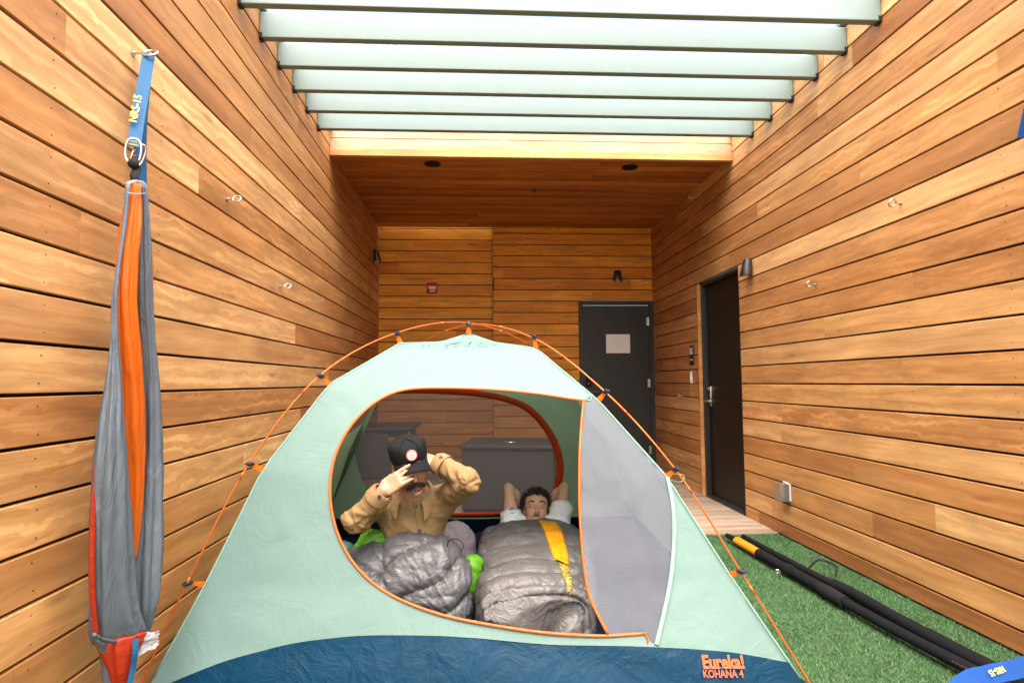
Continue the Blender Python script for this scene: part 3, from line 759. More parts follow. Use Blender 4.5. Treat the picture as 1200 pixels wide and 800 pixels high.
# zip pull
p = FP.pos(*FP.inv(756, 742)); mb = MB(); mb.tube(smooth_path([p+V(0, -.01, 0), p+V(.006, -.016, -.02), p+V(-.002, -.016, -.045), p+V(.004, -.014, -.05)], 14), .004, 6); mb.build('zip_pull', M['zip'], tent, True)
p = FP.pos(*FP.inv(687, 466)); mb = MB(); mb.torus(p+V(.008, -.014, 0), .014, .003, (0.2, -1, .3)); mb.build('zip_pull', M['mint_tape'], tent, True)
# back panel with its netting window
BP = Panel(HBR, HBL, 0.012, unit(V(.03, .8, .6)))
win_px = [(443, 602), (520, 602), (590, 601), (628, 598), (645, 585), (655, 560), (656, 540), (650, 518), (637, 496), (618, 477), (592, 466), (560, 460), (520, 457), (480, 456), (445, 457), (422, 458), (408, 466), (400, 485), (404, 508), (418, 543), (432, 577)]
win_uv = [BP.inv(*q) for q in win_px]
win_d = dens(win_uv+[win_uv[0]])[:-1]
uv, tr = cdt(BP, [(win_d, True), ([(0, .119), (.5, .119), (1, .119)], False)], seed=1)
cen = uv[tr].mean(1); iw = inpoly(cen[:, 0], cen[:, 1], win_d); lowb = cen[:, 1] < .119
emit('back_panel', BP, uv, tr, ~iw & ~lowb, M['mint_shade_tint'], tent)
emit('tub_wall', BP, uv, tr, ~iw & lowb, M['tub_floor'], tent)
emit('window_netting', BP, uv, tr, iw, M['mesh'], tent, amp=.004)
ribbon(BP, win_uv[:16], .050, -.012, 'window_binding', M['binding'], tent)
# side panels
LP = Panel(HBL, HFL, 0.012, unit(V(-.8, 0, .6))); RP = Panel(HFR, HBR, 0.012, unit(V(.8, 0, .6)))
cut = [(0, .62), (.5, .55), (1, .62)]; tl = [(0, .112), (.5, .112), (1, .112)]
uv, tr = cdt(LP, [(cut, False), (tl, False)], seed=2); cen = uv[tr].mean(1)
lowc = cen[:, 1] < np.interp(cen[:, 0], [c_[0] for c_ in cut], [c_[1] for c_ in cut]); lowb = cen[:, 1] < .112
emit('side_panel', LP, uv, tr, lowc & ~lowb, M['mint_shade_tint'], tent); emit('tub_wall', LP, uv, tr, lowb, M['tub_floor'], tent)
emit('side_netting', LP, uv, tr, ~lowc & ~lowb, M['mesh'], tent, amp=.004)
uv, tr = cdt(RP, [(tl, False)], seed=3); cen = uv[tr].mean(1); lowb = cen[:, 1] < .112
emit('side_panel', RP, uv, tr, ~lowb, M['mint'], tent); emit('tub_wall', RP, uv, tr, lowb, M['tub'], tent)
# groundsheet
gx, gy = np.meshgrid(np.linspace(0, 1, 50), np.linspace(0, 1, 46))
q = (CL*(1-gx[..., None])+CR*gx[..., None])*(1-gy[..., None])+(BL*(1-gx[..., None])+BR*gx[..., None])*gy[..., None]
z = .026+.006*fbm(q[..., 0]*4, q[..., 1]*4)
Pv = np.concatenate([q, z[..., None]], -1).reshape(-1, 3); idx = np.arange(46*50).reshape(46, 50)
np_obj('groundsheet', Pv, np.stack([idx[:-1, :-1], idx[:-1, 1:], idx[1:, 1:], idx[1:, :-1]], -1).reshape(-1, 4), M['tub_floor'], tent)
# edge piping along the two front ridges
for R_ in (RFL, RFR):
    mb = MB(); mb.tube(R_[4::6], .0045, 6); mb.build('ridge_seam', M['mint_tape'], tent, True)
# poles
hP = (np.interp(TT, *poleL)+np.interp(TT, *poleR))/2
def pole_half(c, pr, n=40):
    t = np.array(pr[0]); P = np.zeros((len(t), 3)); P[:, :2] = c+(AP-c)*t[:, None]; P[:, 2] = pr[1]; return P
tk = np.array([0, .1, .25, .45, .7, 1.0]); back = (tk, np.interp(tk, TT, hP))
def full_pole(a, pa, b, pb, dz):
    A = pole_half(a, pa); B = pole_half(b, pb)[::-1]
    P = smooth_path(np.vstack([A, B[1:]]), 110); P[:, 2] += dz; mb = MB(); mb.tube(P, .0040, 10)
    mb2 = []
    o = mb.build('pole', M['pole'], tent, True)
    s_ = np.concatenate([[0], np.cumsum(np.linalg.norm(np.diff(P, axis=0), axis=1))])
    for d_ in np.arange(.42, s_[-1], .44):
        c_ = np.array([np.interp(d_, s_, P[:, k]) for k in range(3)]); e_ = np.array([np.interp(d_+.02, s_, P[:, k]) for k in range(3)])
        f_ = MB(); f_.tube([c_-(e_-c_), e_], .0047, 10); f_.build('ferrule', M['pole'], o, True)
    return P
full_pole(CL-V(.02, .03), poleL, BR+V(.02, .03), back, 0.0)
full_pole(CR-V(-.02, .03), poleR, BL+V(-.02, .03), back, -0.011)
def clip(fab, pol, d):
    d = unit(d); ax = unit(pol-fab); sd = unit(np.cross(d, ax))
    mb = MB(); w_ = .011
    mb.loft([[fab+d*w_*1.5+sd*.002, fab+d*w_*1.5-sd*.002, fab-d*w_*1.5-sd*.002, fab-d*w_*1.5+sd*.002], [pol+d*w_*.7+sd*.002-ax*.012, pol+d*w_*.7-sd*.002-ax*.012, pol-d*w_*.7-sd*.002-ax*.012, pol-d*w_*.7+sd*.002-ax*.012]])
    t_ = mb.build('tab', M['tab'], tent)
    mb = MB(); mb.box(pol-ax*.003, (.026, .02, .024), np.stack([d, sd, ax], 1), ch=.004); mb.build('clip', M['clip'], t_, 'auto')
for c_, pp, ff in ((CL-V(.02, .03), poleL, fabL), (CR-V(-.02, .03), poleR, fabR), (BL, back, (TT, hB)), (BR, back, (TT, hB))):
    for i in (1, 2, 3, 4):
        tp = pp[0][i]
        if len(ff[0]) < 20: tf, hf, c_f = ff[0][i], ff[1][i], (CL if c_[0] < 0 else CR)
        else: tf = tp+.02; hf = np.interp(tf, TT, hB)-.01; c_f = c_
        fab = np.append(c_f+(AP-c_f)*tf, hf); pol = np.append(c_+(AP-c_)*tp, pp[1][i] if len(ff[0]) < 20 else np.interp(tp, TT, hP))
        if np.linalg.norm(pol-fab) < .02: pol = fab+V(0, -.02, .03)
        clip(fab, pol, np.append((AP-c_)*.02, (pp[1][i+1]-pp[1][i-1])*.02))
apx = np.append(AP, HAP); clip(apx, apx+V(0, -.004, .055), V(1, 0, 0))
mb = MB(); mb.lathe([(.016, -.012), (.018, 0), (.012, .012)], apx+V(0, 0, .056), (0, 0, 1), 14); mb.build('pole_hub', M['clip'], tent, 'auto')
# guy loop near the right-hand middle clip
p = FP.pos(*FP.inv(786, 558)); mb = MB(); mb.tube(smooth_path([p, p+V(.03, -.01, .012), p+V(.075, -.005, .004), p+V(.06, -.012, -.022), p+V(.01, -.008, -.012)], 20), .004, 6, flat=.5); mb.build('guy_loop', M['mint_tape'], tent, True)
p = atY(407, 522, 3.1)
q = np.array(BP.pos(*BP.inv(407.5, 524)))-V(0, .02, 0); mb = MB(); mb.tube([q+V(.01, 0, .02), q+V(.012, -.004, -.025)], .007, 6); mb.build('toggle', M['mint_tape'], tent, True)
# maker's lettering on the blue front
def tent_text(body, px, py, size, width, bold, name='lettering'):
    u_, w_ = FP.inv(px, py); c_ = FP.pos(u_, w_); ex = unit(FP.pos(u_+.03, w_)-c_); ey = FP.pos(u_, w_+.02)-c_; ez = unit(np.cross(ex, ey)); ey = np.cross(ez, ex)
    if ez[1] > 0: ez = -ez
    return text_mesh(body, size, frame(c_+ez*.016, ex, ey, ez), M['lettering'], name, tent, bold, width)
M['lettering'] = principled('orange_print', (0.55, 0.085, 0.012), 0.6)
tent_text('Eureka!', 846, 776, .062, .154, .0022)
tent_text('KOHANA 4', 846, 789.5, .036, .148, .0004)
ua = FP.inv(824, 782.5); ub = FP.inv(872, 783.8); pa_, pb_ = FP.pos(*ua)+FP.out*.014, FP.pos(*ub)+FP.out*.014
mb = MB(); mb.tube([pa_, (pa_+pb_)/2, pb_], .0014, 4); mb.build('lettering_rule', M['lettering'], tent)

# ================================================================== SDF MODELLING TOOLS
def surface_nets(F, org, h):
    S = F < 0; nx, ny, nz = F.shape
    cs = [(a, b, c) for a in (0, 1) for b in (0, 1) for c in (0, 1)]
    cnt = sum(S[a:nx-1+a, b:ny-1+b, c:nz-1+c].astype(np.int8) for a, b, c in cs)
    act = (cnt > 0) & (cnt < 8); I = np.argwhere(act)
    vid = -np.ones(act.shape, int); vid[act] = np.arange(len(I))
    acc = np.zeros((len(I), 3)); n = np.zeros(len(I))
    for i, c0 in enumerate(cs):
        for c1 in cs[i+1:]:
            if sum(abs(np.array(c0)-np.array(c1))) != 1: continue
            f0 = F[I[:, 0]+c0[0], I[:, 1]+c0[1], I[:, 2]+c0[2]]; f1 = F[I[:, 0]+c1[0], I[:, 1]+c1[1], I[:, 2]+c1[2]]
            m = (f0 < 0) != (f1 < 0); t = np.where(m, f0/np.where(m, f0-f1, 1), 0)
            acc += np.where(m[:, None], np.array(c0)+(np.array(c1)-np.array(c0))*t[:, None], 0); n += m
    Vv = np.array(org)+h*(I+acc/n[:, None])
    quads = []
    for ax in range(3):
        o1, o2 = [k for k in range(3) if k != ax]
        sl0 = [slice(1, -1)]*3; sl0[ax] = slice(0, -1); sl1 = list(sl0); sl1[ax] = slice(1, None)
        s0, s1 = S[tuple(sl0)], S[tuple(sl1)]
        J = np.argwhere(s0 != s1); fl = s0[tuple(J.T)]; J = J+1; J[:, ax] -= 1
        def g(d1, d2):
            K = J.copy(); K[:, o1] -= d1; K[:, o2] -= d2; return vid[K[:, 0], K[:, 1], K[:, 2]]
        q = np.stack([g(0, 0), g(1, 0), g(1, 1), g(0, 1)], 1)
        flip = fl if ax != 1 else ~fl
        q = np.where(flip[:, None], q, q[:, ::-1]); quads.append(q)
    Q = np.concatenate(quads); return Vv, Q[(Q >= 0).all(1)]
def rotm(yaw=0, pitch=0, roll=0):
    return np.array(Matrix.Rotation(yaw, 3, 'Z') @ Matrix.Rotation(pitch, 3, 'X') @ Matrix.Rotation(roll, 3, 'Y'))
class SDF:
    def __init__(s, h, k=0.02): s.h, s.k, s.pr = h, k, []
    def cap(s, a, b, ra, rb, k=None, op='u'):
        a, b = np.asarray(a, float), np.asarray(b, float); r = max(ra, rb)
        s.pr.append((op, s.k if k is None else k, np.minimum(a, b)-r, np.maximum(a, b)+r, lambda P: s._cap(P, a, b, ra, rb))); return s
    @staticmethod
    def _cap(P, a, b, ra, rb):
        ab = b-a; t = np.clip(((P-a)@ab)/(ab@ab+1e-12), 0, 1)
        return np.linalg.norm(P-a-t[..., None]*ab, axis=-1)-(ra+(rb-ra)*t)
    def ell(s, c, r, R=None, k=None, op='u'):
        c, r = np.asarray(c, float), np.asarray(r, float); R = np.eye(3) if R is None else R; m = r.max()
        def f(P):
            q = (P-c)@R; k0 = np.linalg.norm(q/r, axis=-1); k1 = np.linalg.norm(q/(r*r), axis=-1)
            return np.where(k1 > 1e-9, k0*(k0-1)/np.maximum(k1, 1e-9), -r.min())
        s.pr.append((op, s.k if k is None else k, c-m, c+m, f)); return s
    def rbox(s, c, hs, rr, R=None, k=None, op='u'):
        c, hs = np.asarray(c, float), np.asarray(hs, float); R = np.eye(3) if R is None else R; m = np.linalg.norm(hs)
        def f(P):
            q = np.abs((P-c)@R)-hs+rr
            return np.linalg.norm(np.maximum(q, 0), axis=-1)+np.minimum(q.max(-1), 0)-rr
        s.pr.append((op, s.k if k is None else k, c-m, c+m, f)); return s
    def chain(s, pts, rs, k=None):
        for i in range(len(pts)-1): s.cap(pts[i], pts[i+1], rs[i], rs[i+1], k)
        return s
    def mesh(s, clip=None):
        lo = np.min([p[2] for p in s.pr if p[0] == 'u'], 0)-3*s.h; hi = np.max([p[3] for p in s.pr if p[0] == 'u'], 0)+3*s.h
        n = np.ceil((hi-lo)/s.h).astype(int)+1
        F = np.full(n, 1.0, np.float32)
        for op, k, a, b, f in s.pr:
            pad = k*2+4*s.h
            i0 = np.maximum(((a-pad-lo)/s.h).astype(int), 0); i1 = np.minimum(((b+pad-lo)/s.h).astype(int)+2, n)
            if (i1 <= i0).any(): continue
            sl = tuple(slice(u, w) for u, w in zip(i0, i1))
            G = np.stack(np.meshgrid(*[lo[d]+s.h*np.arange(i0[d], i1[d]) for d in range(3)], indexing='ij'), -1)
            d = f(G); e = F[sl]; kk = max(k, 1e-5)
            if op == 'u':
                hh = np.maximum(kk-np.abs(d-e), 0)/kk; F[sl] = np.minimum(d, e)-hh*hh*kk*.25
            else:
                d = -d; hh = np.maximum(kk-np.abs(d-e), 0)/kk; F[sl] = np.maximum(d, e)+hh*hh*kk*.25
        return surface_nets(F, lo, s.h)
def vnormals(v, f):
    n = np.zeros_like(v); a = v[f]; c = np.cross(a[:, 2]-a[:, 0], a[:, 3]-a[:, 1]) if f.shape[1] == 4 else np.cross(a[:, 1]-a[:, 0], a[:, 2]-a[:, 0])
    for i in range(f.shape[1]): np.add.at(n, f[:, i], c)
    return n/(np.linalg.norm(n, axis=1)[:, None]+1e-12)
def relax(v, f, it=2, lam=.5):
    for _ in range(it):
        s_ = np.zeros_like(v); n = np.zeros(len(v))
        for i in range(f.shape[1]):
            j = (i+1) % f.shape[1]
            np.add.at(s_, f[:, i], v[f[:, j]]); np.add.at(n, f[:, i], 1); np.add.at(s_, f[:, j], v[f[:, i]]); np.add.at(n, f[:, j], 1)
        v = v+lam*(s_/np.maximum(n, 1)[:, None]-v)
    return v

s = NT('skin'); vc = s.n('VertexColor', {'layer_name': 'Col'}).outputs[0]
nz = s.n('TexNoise', Vector=s.coords(), Scale=70.0, Detail=4.0).outputs[0]
c = s.mix(1.0, vc, s.ramp(nz, [(0.3, 0.92), (0.7, 1.08)]), 'MULTIPLY')
b = s.n('BsdfPrincipled', Base_Color=c, Roughness=0.52); b.inputs['Subsurface Weight'].default_value = 0.12; b.inputs['Subsurface Radius'].default_value = (0.012, 0.005, 0.003); b.inputs['Subsurface Scale'].default_value = 0.6
s.t.links.new(s.bump(nz, .12, .002), b.inputs['Normal']); M['skin'] = s.done(b.outputs[0])
M['hair'] = principled('dark_brown_hair', (0.016, 0.009, 0.0055), 0.55, noise=.3, nscale=120, spec=.4)
M['brow'] = principled('brown_facial_hair', (0.05, 0.026, 0.014), 0.7, noise=.3, nscale=200)
M['tash'] = principled('black_moustache_hair', (0.012, 0.009, 0.007), 0.7, noise=.3, nscale=200)
M['jacket'] = cloth('tan_canvas', (0.215, 0.138, 0.062), 0.8, crinkle=.45, scale=13, weave=.06, noise=.10, dist=.012, spec=.2)
M['cap'] = cloth('black_twill', (0.0035, 0.0045, 0.0055), 0.85, crinkle=.2, scale=22, weave=.08, noise=.12, spec=.2)
M['tee'] = cloth('white_cotton', (0.60, 0.60, 0.62), 0.85, crinkle=.4, scale=18, spec=.2)
M['denim'] = cloth('pale_blue_cotton', (0.12, 0.19, 0.30), 0.85, crinkle=.3, scale=20, spec=.2)
M['button'] = principled('black_button', (0.01, 0.01, 0.012), 0.3)

def skin_colors(v, base, spots):
    """spots: (centre, radius, colour, strength)"""
    c = np.tile(np.array(base, float), (len(v), 1))
    for p, r, col, st in spots:
        w = st*np.exp(-((np.linalg.norm(v-np.asarray(p), axis=1)/r)**2))[:, None]; c = c*(1-w)+np.array(col)*w
    return c
class Head:
    """local frame: x to the person's left as seen (image right), y forward out of the face, z up"""
    def __init__(s, c, R, sc=1.0): s.c, s.R, s.sc = np.asarray(c, float), R, sc
    def p(s, x, y, z): return s.c+s.R@(np.array([x, y, z])*s.sc)
    def build(s, S, closed=True, lip=.0):
        q = s.sc; e = lambda c, r, k=.012, op='u', R2=None: S.ell(s.p(*c), np.array(r)*q, s.R if R2 is None else s.R@R2, k*q, op)
        e((0, -.016, .040), (.074, .094, .082), .02)
        e((0, .030, -.030), (.062, .062, .082), .03)
        e((0, .020, .045), (.066, .070, .060), .03)
        for sx in (-1, 1):
            e((sx*.038, .052, -.022), (.026, .030, .026), .02)          # cheekbones
            e((sx*.046, .004, -.068), (.020, .036, .030), .02)          # jaw corners
            e((sx*.031, .102, .012), (.019, .016, .012), .012, 's')     # sockets
            e((sx*.031, .077, .010), (.0155, .0145, .0125), .003)       # lids
            e((sx*.030, .089, .030), (.022, .010, .0065), .010)         # brow ridge
            e((sx*.0125, .099, -.034), (.0085, .011, .0075), .005)      # nostril wings
            e((sx*.078, -.008, -.006), (.009, .020, .031), .006, 'u', rotm(sx*.35))
            e((sx*.083, -.002, -.004), (.006, .010, .017), .004, 's')
        S.cap(s.p(0, .090, .018), s.p(0, .116, -.026), .0085*q, .0115*q, .010*q)
        e((0, .115, -.029), (.0115, .011, .010), .006)
        e((0, .096, -.044), (.0045, .006, .010), .008)
        e((0, .092, -.060), (.023, .012, .0062), .006)                  # upper lip
        e((0, .090, -.071), (.020, .012, .0068), .005)                  # lower lip
        e((0, .1005, -.0655), (.026, .006, .0013), .002, 's')
        e((0, .083, -.100), (.023, .019, .018), .018)                   # chin
        return S
    def spots(s):
        q = s.sc; L = []
        L += [(s.p(0, .115, -.03), .017*q, (.36, .11, .07), .55)]
        for sx in (-1, 1):
            L += [(s.p(sx*.042, .075, -.03), .024*q, (.38, .125, .085), .5), (s.p(sx*.031, .088, .004), .013*q, (.25, .10, .065), .5), (s.p(sx*.08, 0, 0), .025*q, (.38, .125, .085), .4)]
        for x in (-.014, 0, .014): L += [(s.p(x, .10, -.066), .010*q, (.30, .08, .06), .75)]
        for x in (-.05, -.035, -.017, 0, .017, .035, .05): L += [(s.p(x, .085-abs(x)*.9, -.095+abs(x)*.3), .022*q, (.17, .085, .055), .35)]
        return L
def strands(name, segs, mat, parent, r=.0016, n=4):
    mb = MB()
    for P in segs: mb.tube(P, np.linspace(r, r*.4, len(P)), n, caps=False)
    return mb.build(name, mat, parent, True)
def hair_strip(H, pts, mat, name, parent, n=120, L=.010, jit=.0035, r=.0010, seed=1, down=(0, .2, -1)):
    rr = np.random.RandomState(seed); P = smooth_path(pts, 60); segs = []
    for i in range(n):
        b_ = P[rr.randint(len(P))]+rr.normal(size=3)*jit*np.array([1, .5, 1]); d_ = unit(np.array(down)+rr.normal(size=3)*.35+np.array([np.sign(b_[0])*.5, 0, 0]))
        a0 = H.p(*b_); a1 = H.p(*(b_+d_*L*rr.uniform(.6, 1.1)*.6)); a2 = H.p(*(b_+d_*L*rr.uniform(.8, 1.2)+np.array([0, -.002, 0]))); segs.append([a0, a1, a2])
    return strands(name, segs, mat, parent, r)
def finger(S, pts, r0, r1, k=.004): S.chain(pts, np.linspace(r0, r1, len(pts)), k)
def hand(S, wrist, d, nrm, side, curl=(.35, .5, .5), spread=.10, thumb=(.6, .5, .0), sc=1.0, extra=None):
    """d: wrist->knuckles, nrm: back-of-hand normal, side: direction from little finger to index"""
    d = unit(d); nrm = unit(nrm-(np.dot(nrm, d))*d); sd = np.cross(d, nrm); sd = sd if np.dot(sd, side) > 0 else -sd
    R = np.stack([sd, d, nrm], 1); W = np.asarray(wrist, float); out = {}
    S.rbox(W+d*.052*sc, np.array([.040, .046, .0125])*sc, .011*sc, R, .016*sc)
    S.ell(W+d*.03*sc+sd*.026*sc-nrm*.006*sc, np.array([.016, .032, .014])*sc, R, .014*sc)
    for i, (off, L) in enumerate(((.030, .074), (.0105, .083), (-.010, .077), (-.029, .060))):
        a = W+d*(.092 if i in (1, 2) else (.089 if i == 0 else .082))*sc+sd*off*sc
        dirn = unit(d+sd*spread*(1.2-i*.8)); pts = [a-d*.014*sc, a]; ang = 0; cc = curl if extra is None or i not in extra else extra[i]
        for seg, (fr, cu) in enumerate(zip((.45, .31, .24), cc)):
            ang += cu; q = unit(dirn*cos(ang)-nrm*sin(ang)); pts.append(pts[-1]+q*L*fr*sc)
        finger(S, pts, .0096*sc, .0068*sc); out[i] = pts[-1]
    b_ = W+d*.026*sc+sd*.032*sc-nrm*.004*sc; t1 = unit(d*cos(thumb[0])+sd*sin(thumb[0])-nrm*thumb[2])
    t2 = unit(d*cos(thumb[0]-thumb[1])+sd*sin(thumb[0]-thumb[1])-nrm*(thumb[2]+.1))
    finger(S, [b_-t1*.012*sc, b_+t1*.034*sc, b_+t1*.034*sc+t2*.03*sc, b_+t1*.034*sc+t2*.03*sc+unit(t2-nrm*.15)*.022*sc], .0125*sc, .0082*sc, .008)
    return out

# ================================================================== PEOPLE
def surf(v, n, px, py, rad=3.0):
    if isinstance(v, BVHTree):
        h = v.ray_cast(Vector(CAM), Vector(unit(ray(px, py))))
        if h[0] is not None:
            nn = np.array(h[1]); return np.array(h[0]), nn*np.sign(nn@(CAM-np.array(h[0])))
        h = v.find_nearest(Vector(CAM+unit(ray(px, py))*2.7)); return np.array(h[0]), np.array(h[1])
    q = proj(v); d = np.hypot(q[:, 0]-px, q[:, 1]-py); m = np.where(d < rad)[0]
    if not len(m): m = np.argsort(d)[:5]
    dep = np.linalg.norm(v[m]-CAM, axis=1); i = m[np.argmin(dep+d[m]*.002)]; return v[i], n[i]
def creases(v, n, f1=6, f2=15, a1=.016, a2=.006, st=(1, 1, 1), seed=0.0, wob=.25):
    w = v*np.array(st); ww = w+wob*np.stack([pn(*(w.T*2.0), ) if False else pn(w[:, 0]*2+seed, w[:, 1]*2, w[:, 2]*2)*.3]*3, 1)*np.array([1, -1, .6])
    a = np.sqrt(np.abs(pn(ww[:, 0]*f1+seed, ww[:, 1]*f1, ww[:, 2]*f1))+.004); b_ = np.sqrt(np.abs(pn(ww[:, 0]*f2, ww[:, 1]*f2+seed, ww[:, 2]*f2))+.004)
    return v+n*(a1*(a-.45)+a2*(b_-.45))[:, None]

# ------------------------------------------------ seated person in the tan overshirt
SK = (.38, .195, .12)
hcA = atY(481.5, 546, 2.70)
HA = Head(hcA, rotm(pi+radians(14), radians(-11), radians(12)), .93)
pa = thing('person', (-.30, 2.84, .03), 'seated person in tan overshirt and black cap, gripping the brim, legs in a sleeping bag', 'person')
shL, shR = atY(447, 588, 2.83), atY(522, 585, 2.83)
elL, wrL = atY(418, 610, 2.62), atY(450, 574, 2.57)
elR, wrR = atY(548, 564, 2.60), atY(511, 541, 2.70)
pel = V(-.30, 2.90, .17); che = atY(484, 606, 2.86); nk = atY(484, 584, 2.81)
S = SDF(.0048, .02)
HA.build(S)
S.cap(HA.p(0, -.03, -.05), nk, .050, .056, .03)
S.cap(nk, (shL+shR)/2+V(0, .01, -.04), .06, .07, .04)
S.cap(shL, shR, .050, .050, .03); S.ell(che, (.140, .092, .15), None, .04); S.ell((che+pel)/2, (.13, .09, .14), None, .05); S.ell(pel, (.15, .11, .12), None, .05)
S.chain([shL, elL, wrL], [.048, .040, .027]); S.chain([shR, elR, wrR], [.048, .040, .027])
hand(S, wrL, V(.80, -.10, .58), V(-.22, -.93, .22), V(-.5, 0, .8), (.30, .25, .15), .05, (.35, .2, .9), .89, {3: (.15, .2, .15)})
hand(S, wrR, V(-.86, .42, .20), V(.15, -.35, .9), V(0, -1, 0), (.30, .35, .3), .08, (.7, .4, .2), .98)
for sx in (-1, 1):
    kn = V(-.30+sx*.19, 2.70, .17); ft = V(-.30-sx*.08, 2.68, .11)
    S.chain([pel+V(sx*.08, -.02, -.02), kn, ft], [.085, .062, .045])
    S.cap(ft, ft+V(-sx*.10, -.05, 0), .038, .03)
v, f = S.mesh(); v = relax(v, f, 1, .4)
spots = HA.spots()+[(wrL+V(.04, -.01, .02), .04, (.54, .27, .17), .5)]
np_obj('body', v, f, M['skin'], pa, True, skin_colors(v, SK, spots))
# overshirt
S = SDF(.006, .03)
S.cap(shL+V(.01, 0, -.01), shR+V(-.01, 0, -.01), .068, .068, .04); S.ell(che+V(0, 0, -.01), (.152, .108, .165), None, .05); S.ell((che+pel)/2, (.155, .112, .15), None, .05); S.ell(pel+V(0, 0, .0), (.165, .125, .12), None, .05)
S.chain([shL, elL, elL*.12+wrL*.88], [.062, .053, .044], .03); S.chain([shR, elR, elR*.10+wrR*.90], [.062, .055, .045], .03)
dL = unit(wrL-elL); dR = unit(wrR-elR)
S.cap(nk+V(0, .0, -.01), (shL+shR)/2+V(0, .02, -.03), .068, .09, .04)
S.cap(HA.p(0, -.03, -.05)+V(0, -.01, -.01), nk+V(0, -.01, .055), .056, .056, .008, 's')
S.cap(wrL+dL*.10, elL*.10+wrL*.90, .042, .036, .006, 's'); S.cap(wrR+dR*.1, elR*.06+wrR*.94, .042, .036, .006, 's')
v, f = S.mesh(); v = relax(v, f, 2, .5); n_ = vnormals(v, f)
# folds: diagonal drag lines across the chest and rings round the bent elbows
fold = .5*fbm(v[:, 0]*9+v[:, 2]*7, v[:, 2]*11-v[:, 0]*5, v[:, 1]*6, 2)
rd_ = -np.abs(pn(v[:, 0]*13+v[:, 2]*9, v[:, 2]*8, v[:, 1]*9))*1.1
for (a_, e_, b_) in ((shL, elL, wrL), (shR, elR, wrR)):
    for q0, q1 in ((a_, e_), (e_, b_)):
        d_ = unit(q1-q0); t_ = (v-q0)@d_; rr_ = np.linalg.norm(v-q0-t_[:, None]*d_, axis=1); L_ = np.linalg.norm(q1-q0)
        w_ = np.exp(-((np.linalg.norm(v-e_, axis=1))/.10)**2)*(rr_ < .11); rd_ = rd_-1.5*w_*np.abs(pn(t_*26+3, rr_*9, np.arctan2(v[:, 0]-q0[0], v[:, 2]-q0[2])*1.3))+.6*w_*pn(t_*14, np.arctan2(v[:, 0]-q0[0], v[:, 2]-q0[2])*2, 4)
v = v+n_*(.010*fold+.011*(rd_+.3))[:, None]; JV, JN = BVHTree.FromPolygons(v.tolist(), f.tolist()), None
jk = np_obj('overshirt', v, f, M['jacket'], pa)
def on_jacket(px, py, off=.002): p, n = surf(JV, JN, px, py); return p+n*off, n
# cuffs
for (w_, e_, nm) in ((wrL, elL, 0), (wrR, elR, 1)):
    d_ = unit(w_-e_); c0 = e_*.30+w_*.70; c1 = e_*.08+w_*.92; x_ = unit(np.cross(d_, V(.2, .3, 1))); y_ = np.cross(d_, x_); rings = []
    for (q, r_) in ((c0, .046), (c0, .0535), (c1, .0495), (c1+d_*.004, .047), (c1+d_*.003, .041), (c0*.5+c1*.5, .040)):
        rings.append([q+r_*(cos(a)*x_+sin(a)*y_)*(1+.03*sin(3*a)) for a in np.linspace(0, 2*pi, 28, endpoint=False)])
    mb = MB(); mb.loft(rings, True, False); mb.build('cuff', M['jacket'], jk, 'auto')
for px, py in ((487, 592.5), (491.5, 621), (445, 581), (517, 536.5)):
    p, n = on_jacket(px, py, .004); mb = MB(); mb.lathe([(.0075, -.004), (.0078, .002), (.0055, .0035), (.003, .0025)], p+unit(CAM-p)*.004, n*.5+unit(CAM-p), 14); mb.build('button', M['button'], jk, True)
def seam(pxs, r=.0016, mat='jacket', name='seam', off=.0012, flat=1.0):
    P = [on_jacket(x, y, off)[0] for x, y in pxs]; P = smooth_path(P, len(P)*4); mb = MB(); mb.tube(P, r, 6, flat=flat); return mb.build(name, M[mat], jk, True)
seam([(484, 584), (485, 590), (486.5, 597), (488, 605), (489, 612), (490.5, 620), (492.5, 628), (493.5, 634)], .0035)
seam([(497, 603), (505, 601), (514, 600), (520, 598)], .0018); seam([(455, 606), (463, 608), (472, 609)], .0018)
# collar: a folded strip round the neck, open at the front
axis = unit(HA.p(0, -.03, -.05)-nk); cx_ = unit(np.cross(V(0, 1, 0), axis)); cy_ = np.cross(axis, cx_)
rings = []
fr = np.linspace(radians(-150), radians(150), 44)
cbase = nk+axis*.034
for a in fr:
    k_ = abs(a)/radians(150); dirn = cx_*sin(a)+cy_*cos(a)              # a=0 at the nape
    tip = max(0, k_-.72)/.28
    rin, rout = .074+.010*tip, .090+.018*tip
    p0 = cbase+dirn*rin-axis*.012-axis*.012*tip; p1 = cbase+dirn*(rin+.004)+axis*(.036-.016*k_)
    p2 = cbase+dirn*rout+axis*(.026-.018*k_); p3 = cbase+dirn*(rout+.016)+axis*(-.012-.050*tip)-V(0, .012, 0)*tip
    p4 = p3-dirn*.004; p5 = cbase+dirn*(rout-.004)+axis*(.020-.018*k_); p6 = cbase+dirn*(rin+.006)-axis*.012
    rings.append([p0, p1, p2, p3, p4, p5, p6])
mb = MB(); mb.loft(rings); mb.build('collar', M['jacket'], jk, 'auto')
# undershirt showing in the open neck
S = SDF(.005, .01); S.ell(nk+V(.008, -.050, -.020), (.040, .022, .040)); vv, ff = S.mesh(); np_obj('undershirt', vv, ff, M['denim'], pa)
